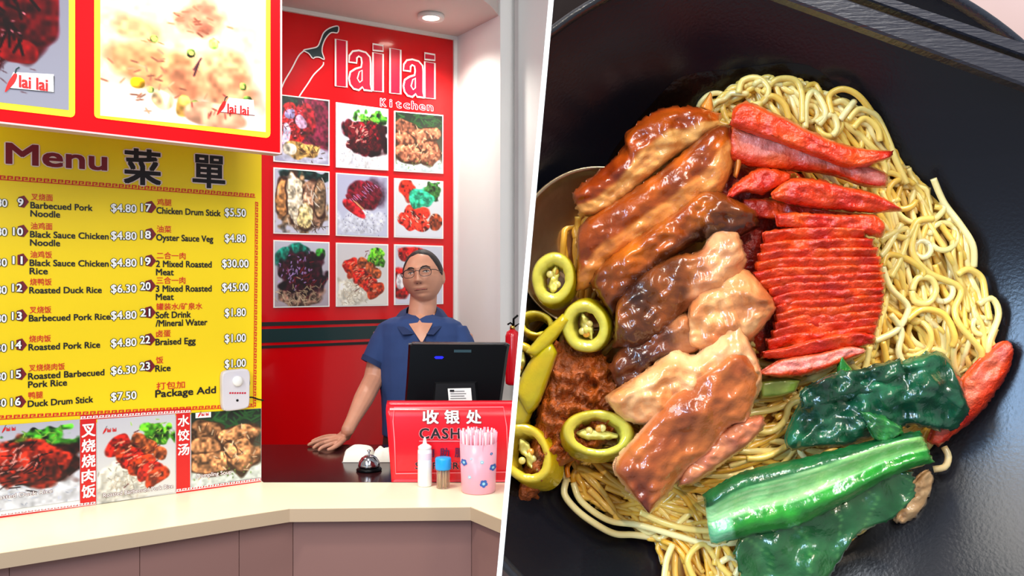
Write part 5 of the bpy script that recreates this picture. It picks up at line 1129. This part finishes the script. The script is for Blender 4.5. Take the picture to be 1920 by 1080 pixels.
pork([(1454, 400), (1500, 398), (1570, 402), (1640, 402), (1662, 425)], [(1458, 425), (1500, 430), (1570, 432), (1620, 440), (1655, 445)], 'broad red pork slice at the top of the stacked fan', h=.046, th=.007, sd=7, tilt=.3)
rowsP = [(424, 1430, 1625), (444, 1426, 1640), (462, 1420, 1648), (480, 1415, 1652), (496, 1412, 1656), (511, 1422, 1658), (526, 1438, 1660), (541, 1446, 1660), (556, 1450, 1660), (571, 1452, 1658), (587, 1450, 1655), (602, 1446, 1650), (618, 1436, 1646)]
for i, (y, xa, xb) in enumerate(rowsP):
    y1 = y+34; b_ = 5*math.sin(i*1.7); tl = -6+i*-1.2
    pork([(xa, y+8-tl*.5), (xa+50, y+2+b_*.4), ((xa+xb)/2, y+b_*.3), (xb-50, y+2+tl*.4), (xb, y+10+tl)], [(xa+4, y1-tl*.5), (xa+50, y1+b_*.4), ((xa+xb)/2, y1), (xb-50, y1+tl*.4), (xb-4, y1-4+tl)],
         ['second', 'third', 'fourth', 'fifth', 'sixth', 'seventh', 'eighth', 'ninth', 'tenth', 'eleventh', 'twelfth', 'thirteenth', 'fourteenth'][i]+' thin pork slice from the top of the stacked fan', h=.0465-.0006*i, th=.0075, sd=8+i, ns=10, tilt=.75)
pork([(1430, 660), (1480, 650), (1540, 632), (1600, 622), (1642, 628)], [(1426, 672), (1480, 672), (1540, 662), (1600, 652), (1640, 645)], 'bright red pork slice just below the fan', h=.043, th=.007, sd=30, tilt=.5)
pork([(1424, 700), (1470, 672), (1540, 660), (1590, 648), (1624, 655)], [(1424, 702), (1470, 708), (1530, 700), (1580, 680), (1622, 662)], 'pale pink cut pork slice, lowest of the row above the greens', h=.043, th=.006, pink=1.1, sd=31, ns=14)
pork([(1740, 830), (1770, 760), (1820, 690), (1875, 642), (1898, 645)], [(1760, 838), (1810, 800), (1850, 760), (1890, 700), (1901, 660)], 'lone red pork slice at the far right beside the dark leaf', h=.026, th=.008, pink=.55, sd=32, ns=18)
# greens ---------------------------------------------------------------
G_g = 'green leaves in the bowl'
def leafc(a, b, sd, ribs=0, ribc=(150, 200, 90)):
    def f(t, s, x, y):
        c = mixc(a, b, .5+.9*nz(x, y, sd, .02)+.4*nz(x, y, sd+5, .06))
        if ribs:
            k = abs(((t*ribs+abs(s-.5)*1.1) % 1)-.5)*2; c = mixc(c, ribc, .55*sstep(.9, 1.0, k))
        return c
    return f
bld(slab([(1376, 1035), (1400, 985), (1460, 945), (1560, 920), (1640, 885), (1712, 882)], [(1400, 1125), (1520, 1112), (1570, 1060), (1610, 1000), (1670, 975), (1718, 930)], .003, leafc((16, 76, 34), (58, 116, 66), 3, 5, (110, 170, 90)), m_leaf, h=.046, wav=.007, ws=.02, nt=60, ns=30, seed=2, jag=3, pe=6),
    'green_leaf', 'large dull green leaf hanging below the stem at the bottom', 'leaf', G_g)
def cstem(t, s, x, y):
    st = nz(t*3, s*26, 4, 1.0)
    pale_ = mixc((120, 196, 120), (190, 224, 160), .5+st); grn = mixc((24, 110, 36), (40, 150, 40), .5+nz(x, y, 6, .03)); dk = mixc((14, 70, 34), (30, 104, 50), .5+nz(x, y, 7, .03))
    a = .30-.12*t; b = .62-.06*t+.0*s
    if s < a: return mixc(dk, pale_, sstep(a-.04, a, s))
    if s < b: return mixc(pale_, (96, 176, 60), .5*t)
    return mixc(pale_, grn, sstep(b, b+.06, s)) if t > .12 else mixc(pale_, (40, 130, 110), .4)
bld(slab([(1318, 928), (1380, 890), (1450, 870), (1520, 855), (1600, 835), (1680, 815), (1726, 808)], [(1332, 1015), (1345, 1022), (1420, 1000), (1500, 985), (1590, 940), (1680, 890), (1752, 868)], .010, cstem, m_leaf, h=.053, rough=.002, rs=.02, nt=64, ns=34, seed=3, jag=2, prof=lambda t, s: .7+.5*math.sin(s*9.0)*.5, pe=3),
    'leafy_green', 'bright green leafy stem with pale ribs lying across the bottom right', 'vegetable', G_g)
bld(slab([(1478, 840), (1474, 815), (1510, 745), (1580, 715), (1660, 690), (1720, 668), (1770, 664), (1808, 730)], [(1485, 845), (1540, 838), (1600, 835), (1650, 820), (1700, 800), (1740, 802), (1790, 806), (1820, 770)], .009, leafc((8, 52, 34), (30, 104, 66), 8, 0), m_leaf, h=.044, rough=.006, rs=.022, wav=.012, ws=.016, nt=72, ns=36, seed=5, jag=4, pe=5),
    'green_leaf', 'crumpled dark green leaf above the stem, beside the lone pork slice', 'leaf', G_g)
bld(slab([(1500, 735), (1560, 700), (1620, 690), (1690, 672)], [(1505, 770), (1560, 755), (1630, 740), (1700, 700)], .006, leafc((8, 46, 32), (20, 84, 50), 9, 0), m_leaf, h=.052, rough=.005, rs=.03, wav=.008, ws=.03, nt=40, ns=18, seed=12, jag=4, pe=4),
    'green_leaf', 'folded dark fold of leaf lying on top of the crumpled leaf', 'leaf', G_g)
bld(slab([(1612, 770), (1650, 778), (1690, 800)], [(1640, 825), (1665, 830), (1692, 812)], .004, leafc((10, 70, 34), (50, 140, 60), 10, 3), m_leaf, h=.056, rough=.004, rs=.04, nt=20, ns=14, seed=13, jag=3),
    'green_leaf', 'small curled leaf tip between the crumpled leaf and the stem', 'leaf', G_g)
bld(slab([(1572, 722), (1570, 700), (1573, 680), (1578, 668)], [(1606, 712), (1600, 695), (1588, 680), (1580, 668)], .003, leafc((24, 110, 34), (70, 150, 50), 11, 4), m_leaf, h=.047, nt=20, ns=10, seed=14, jag=1),
    'green_leaf', 'tiny upright leaf tip just below the pale pink pork slice', 'leaf', G_g)
bld(slab([(1424, 715), (1460, 708), (1502, 712)], [(1426, 748), (1460, 744), (1492, 735)], .006, lambda t, s, x, y: mixc((120, 146, 50), (160, 176, 80), .5+nz(x, y, 3, .05)), m_leaf, h=.036, nt=20, ns=12, pe=6),
    'vegetable_piece', 'short pale green stalk below the pork slices in the middle', 'vegetable', G_g)
# chili paste -----------------------------------------------------------
bld(slab([(1045, 640), (1110, 650), (1150, 690), (1180, 720), (1185, 760)], [(960, 960), (1000, 935), (1050, 880), (1110, 850), (1170, 800)], .014, lambda t, s, x, y: (1, 1, 1), m_chili, h=.030, rough=.008, rs=.045, nt=90, ns=60, seed=7, jag=7, pe=3.5, pt=6),
    'chili_paste', 'coarse reddish brown chili paste spooned beside the chicken', 'chili paste', kind='stuff')
bld(slab([(975, 905, .012), (1010, 900, .012), (1060, 880, .014)], [(978, 940, .012), (1005, 935, .012), (1060, 915, .014)], .006, lambda t, s, x, y: (1, 1, 1), m_chili, h=.012, rough=.006, rs=.09, nt=30, ns=16, jag=6),
    'chili_paste', 'small smear of chili paste in the dark oil at lower left', 'chili paste', kind='stuff')
# pickled green chili rings --------------------------------------------
G_r = 'pickled green chili rings at the left of the bowl'
def ring(cx, cy, rx, ry, rot, wall, dx, dy, lab, h=.038, seeds=True, sd=0, a0=0, a1=360, yel=0):
    n = 44; prof = [(1.0, 0, -.010, 1), (1.03, 0, -.004, .5), (1.0, 0, .000, 0), (.93, 1, .0018, 0), (1-wall/rx*.5, 1, .0022, 0), (1-wall/rx*.95, 1, .0012, 0), (1-wall/rx*1.1, 2, -.003, .3), (1-wall/rx*1.2, 2, -.010, .9)]
    full = a1-a0 >= 360; vv = []; cc = []; R = math.radians(rot)
    out = mixc((172, 156, 8), (206, 164, 0), yel); face = mixc((212, 208, 84), (230, 200, 50), yel); inn = mixc((170, 160, 60), (180, 140, 20), yel)
    for i in range(n+(0 if full else 1)):
        a = math.radians(a0+(a1-a0)*i/n); wob = 1+.05*nz(math.cos(a), math.sin(a), sd, 1.3)
        for k, (m, c_, hh, sh_) in enumerate(prof):
            m2 = m*wob+(.05*nz(math.cos(a)*2, math.sin(a)*2, sd+3, 1.5) if c_ == 2 or k == 5 else 0)
            x, y = rx*m2*math.cos(a), ry*m2*math.sin(a); X = cx+x*math.cos(R)-y*math.sin(R)+dx*sh_; Y = cy+x*math.sin(R)+y*math.cos(R)+dy*sh_
            vv.append(Q(X, Y, h+hh)); b = nz(X, Y, sd, .05); cc.append(mixc((out, face, inn)[c_], (120, 120, 20), .3*max(0, b)))
    P_ = len(prof); N = n if full else n; M_ = n if full else n+1
    ff = [(i*P_+k, ((i+1)%M_)*P_+k, ((i+1)%M_)*P_+k+1, i*P_+k+1) for i in range(N) for k in range(P_-1)]
    if not full: ff += [tuple(range(P_)), tuple(reversed(range(n*P_, n*P_+P_)))]
    wall = wall
    t = thing('chili_ring', lab, 'pickled chili', tuple(Q(cx, cy, h)), G_r)
    MB().add(vv, ff, m_pep, smooth=True, cols=cc).build('ring_wall', t, clip=True)
    if seeds:
        U = []; L = []
        for k in range(5):
            q = -1+2*k/4; ww = .26*(1-abs(q)**3)+.04+.05*math.sin(k*2.3+sd)
            for A, s_ in ((U, -1), (L, 1)):
                x, y = q*rx*(1-wall/rx)*.98*(.35 if rx < ry else .9), s_*ww*ry*.8
                if rx < ry: x, y = s_*ww*rx*.8, q*ry*(1-wall/ry)*.9
                A.append((cx+x*math.cos(R)-y*math.sin(R)+dx*.3, cy+x*math.sin(R)+y*math.cos(R)+dy*.3, h-.007))
        slab(U, L, .006, lambda t_, s, x, y: mixc((222, 216, 130), (236, 226, 110), .5+nz(x, y, 3, .06)), m_pep, nt=22, ns=10, rough=.003, rs=.08, jag=2, seed=sd).build('seed_core', t, clip=True)
        for k in range(3):
            q = Q(cx+random.uniform(-.25, .25)*rx, cy+random.uniform(-.3, .3)*ry, h-.002); c_ = [(226, 206, 120), (230, 160, 60), (236, 220, 140)][k]
            sm = MB(); sm.lathe([(.0001, -.0012), (.0014, -.0009), (.0019, 0), (.0014, .0008), (.0001, .001)], q, m_pep, n=12, axis='Y', cap=False); sm.c = [c_]*len(sm.v); sm.build('seed', t, clip=True)
ring(1037, 522, 40, 50, 8, 18, 8, 10, 'upright green ring against the steel spoon, topmost of the rings', h=.040, sd=1)
ring(1005, 606, 34, 24, 10, 11, 6, 12, 'yellow green ring partly under the strip, left of the ring by the chicken', h=.034, sd=2, seeds=False, yel=.5)
ring(1097, 613, 44, 50, -20, 19, 10, -4, 'round green ring touching the dark glazed chicken', h=.046, sd=3)
ring(975, 680, 34, 40, 10, 12, 6, 8, 'yellow ring cut by the divider, middle of the left edge', h=.040, sd=4, yel=.9)
ring(1121, 812, 68, 44, 4, 22, -6, 12, 'large oval ring lying on the chili paste beside the lowest chicken', h=.050, sd=5, yel=.25)
ring(985, 850, 62, 46, 62, 20, 22, 14, 'big yellow ring with cloudy centre at the lower left', h=.044, sd=6, yel=.65)
ring(955, 790, 34, 34, 0, 12, 6, 6, 'small cut ring end beside the divider above the big yellow ring', h=.036, sd=7, yel=.3, seeds=False)
def pepc(a, b, sd): return lambda t, s, x, y: mixc(a, b, .5+.8*nz(x, y, sd, .03))
bld(slab([(985, 660), (1020, 620), (1055, 588)], [(1005, 670), (1040, 640), (1068, 600)], .005, pepc((186, 176, 20), (206, 184, 20), 2), m_pep, h=.046, nt=24, ns=10, pe=3), 'chili_strip', 'narrow yellow green chili strip lying across the rings', 'pickled chili', G_r)
bld(slab([(965, 735), (985, 690), (1010, 655), (1035, 640)], [(990, 780), (1010, 760), (1030, 710), (1046, 662)], .007, pepc((176, 168, 12), (196, 170, 12), 3), m_pep, h=.044, nt=30, ns=14, pe=3), 'chili_strip', 'broad curved yellow chili piece at the edge of the chili paste', 'pickled chili', G_r)
bld(slab([(930, 770), (955, 740), (975, 735)], [(950, 800), (985, 800), (1002, 765)], .007, pepc((170, 160, 30), (196, 176, 30), 4), m_pep, h=.040, nt=20, ns=12, pe=3), 'chili_strip', 'chili wedge just above the big yellow ring by the divider', 'pickled chili', G_r)
# chopsticks ------------------------------------------------------------
m_chop = pm('black_chopstick', (46, 46, 54), .34, coat=.15, bump=.35, bscale=120, aniso=(1, 1, 9, 0, math.radians(20), 0), coat_rough=.2)
def chop(pu, pl_, h, lab):
    (x0, y0), (x1, y1) = pu; (u0, v0), (u1, v1) = pl_
    def ex(a, b, k): return (a[0]+(b[0]-a[0])*k, a[1]+(b[1]-a[1])*k)
    A0, A1 = ex((x0, y0), (x1, y1), -.55), ex((x0, y0), (x1, y1), 1.55); B0, B1 = ex((u0, v0), (u1, v1), -.55), ex((u0, v0), (u1, v1), 1.55)
    th = .0075; s = MB(); vv = []; ff = []; NS = 24
    for i in range(NS+1):
        k = i/NS; a = Vector(Q(*ex(A0, A1, k), h)); b = Vector(Q(*ex(B0, B1, k), h)); d = (b-a); 
        for (f_, o) in ((0, -th), (0, -.0012), (.1, 0), (.9, 0), (1, -.0012), (1, -th)): vv.append(a+d*f_+Vector((0, -o, 0)))
    ff = [(i*6+j, i*6+(j+1)%6, (i+1)*6+(j+1)%6, (i+1)*6+j) for i in range(NS) for j in range(6)]+[tuple(range(6)), tuple(reversed(range(NS*6, NS*6+6)))]
    s.add(vv, ff, m_chop); return bld(s, 'chopstick', lab, 'chopstick', 'chopsticks across the bowl')
chop(((1560, -12), (1920, 112)), ((1481, 0), (1920, 160)), .075, 'wider black chopstick, the lower one, resting across the bowl rim')
chop(((1684, 0), (1920, 79)), ((1631, 0), (1920, 104)), .073, 'narrower black chopstick behind the lower one, nearer the corner')
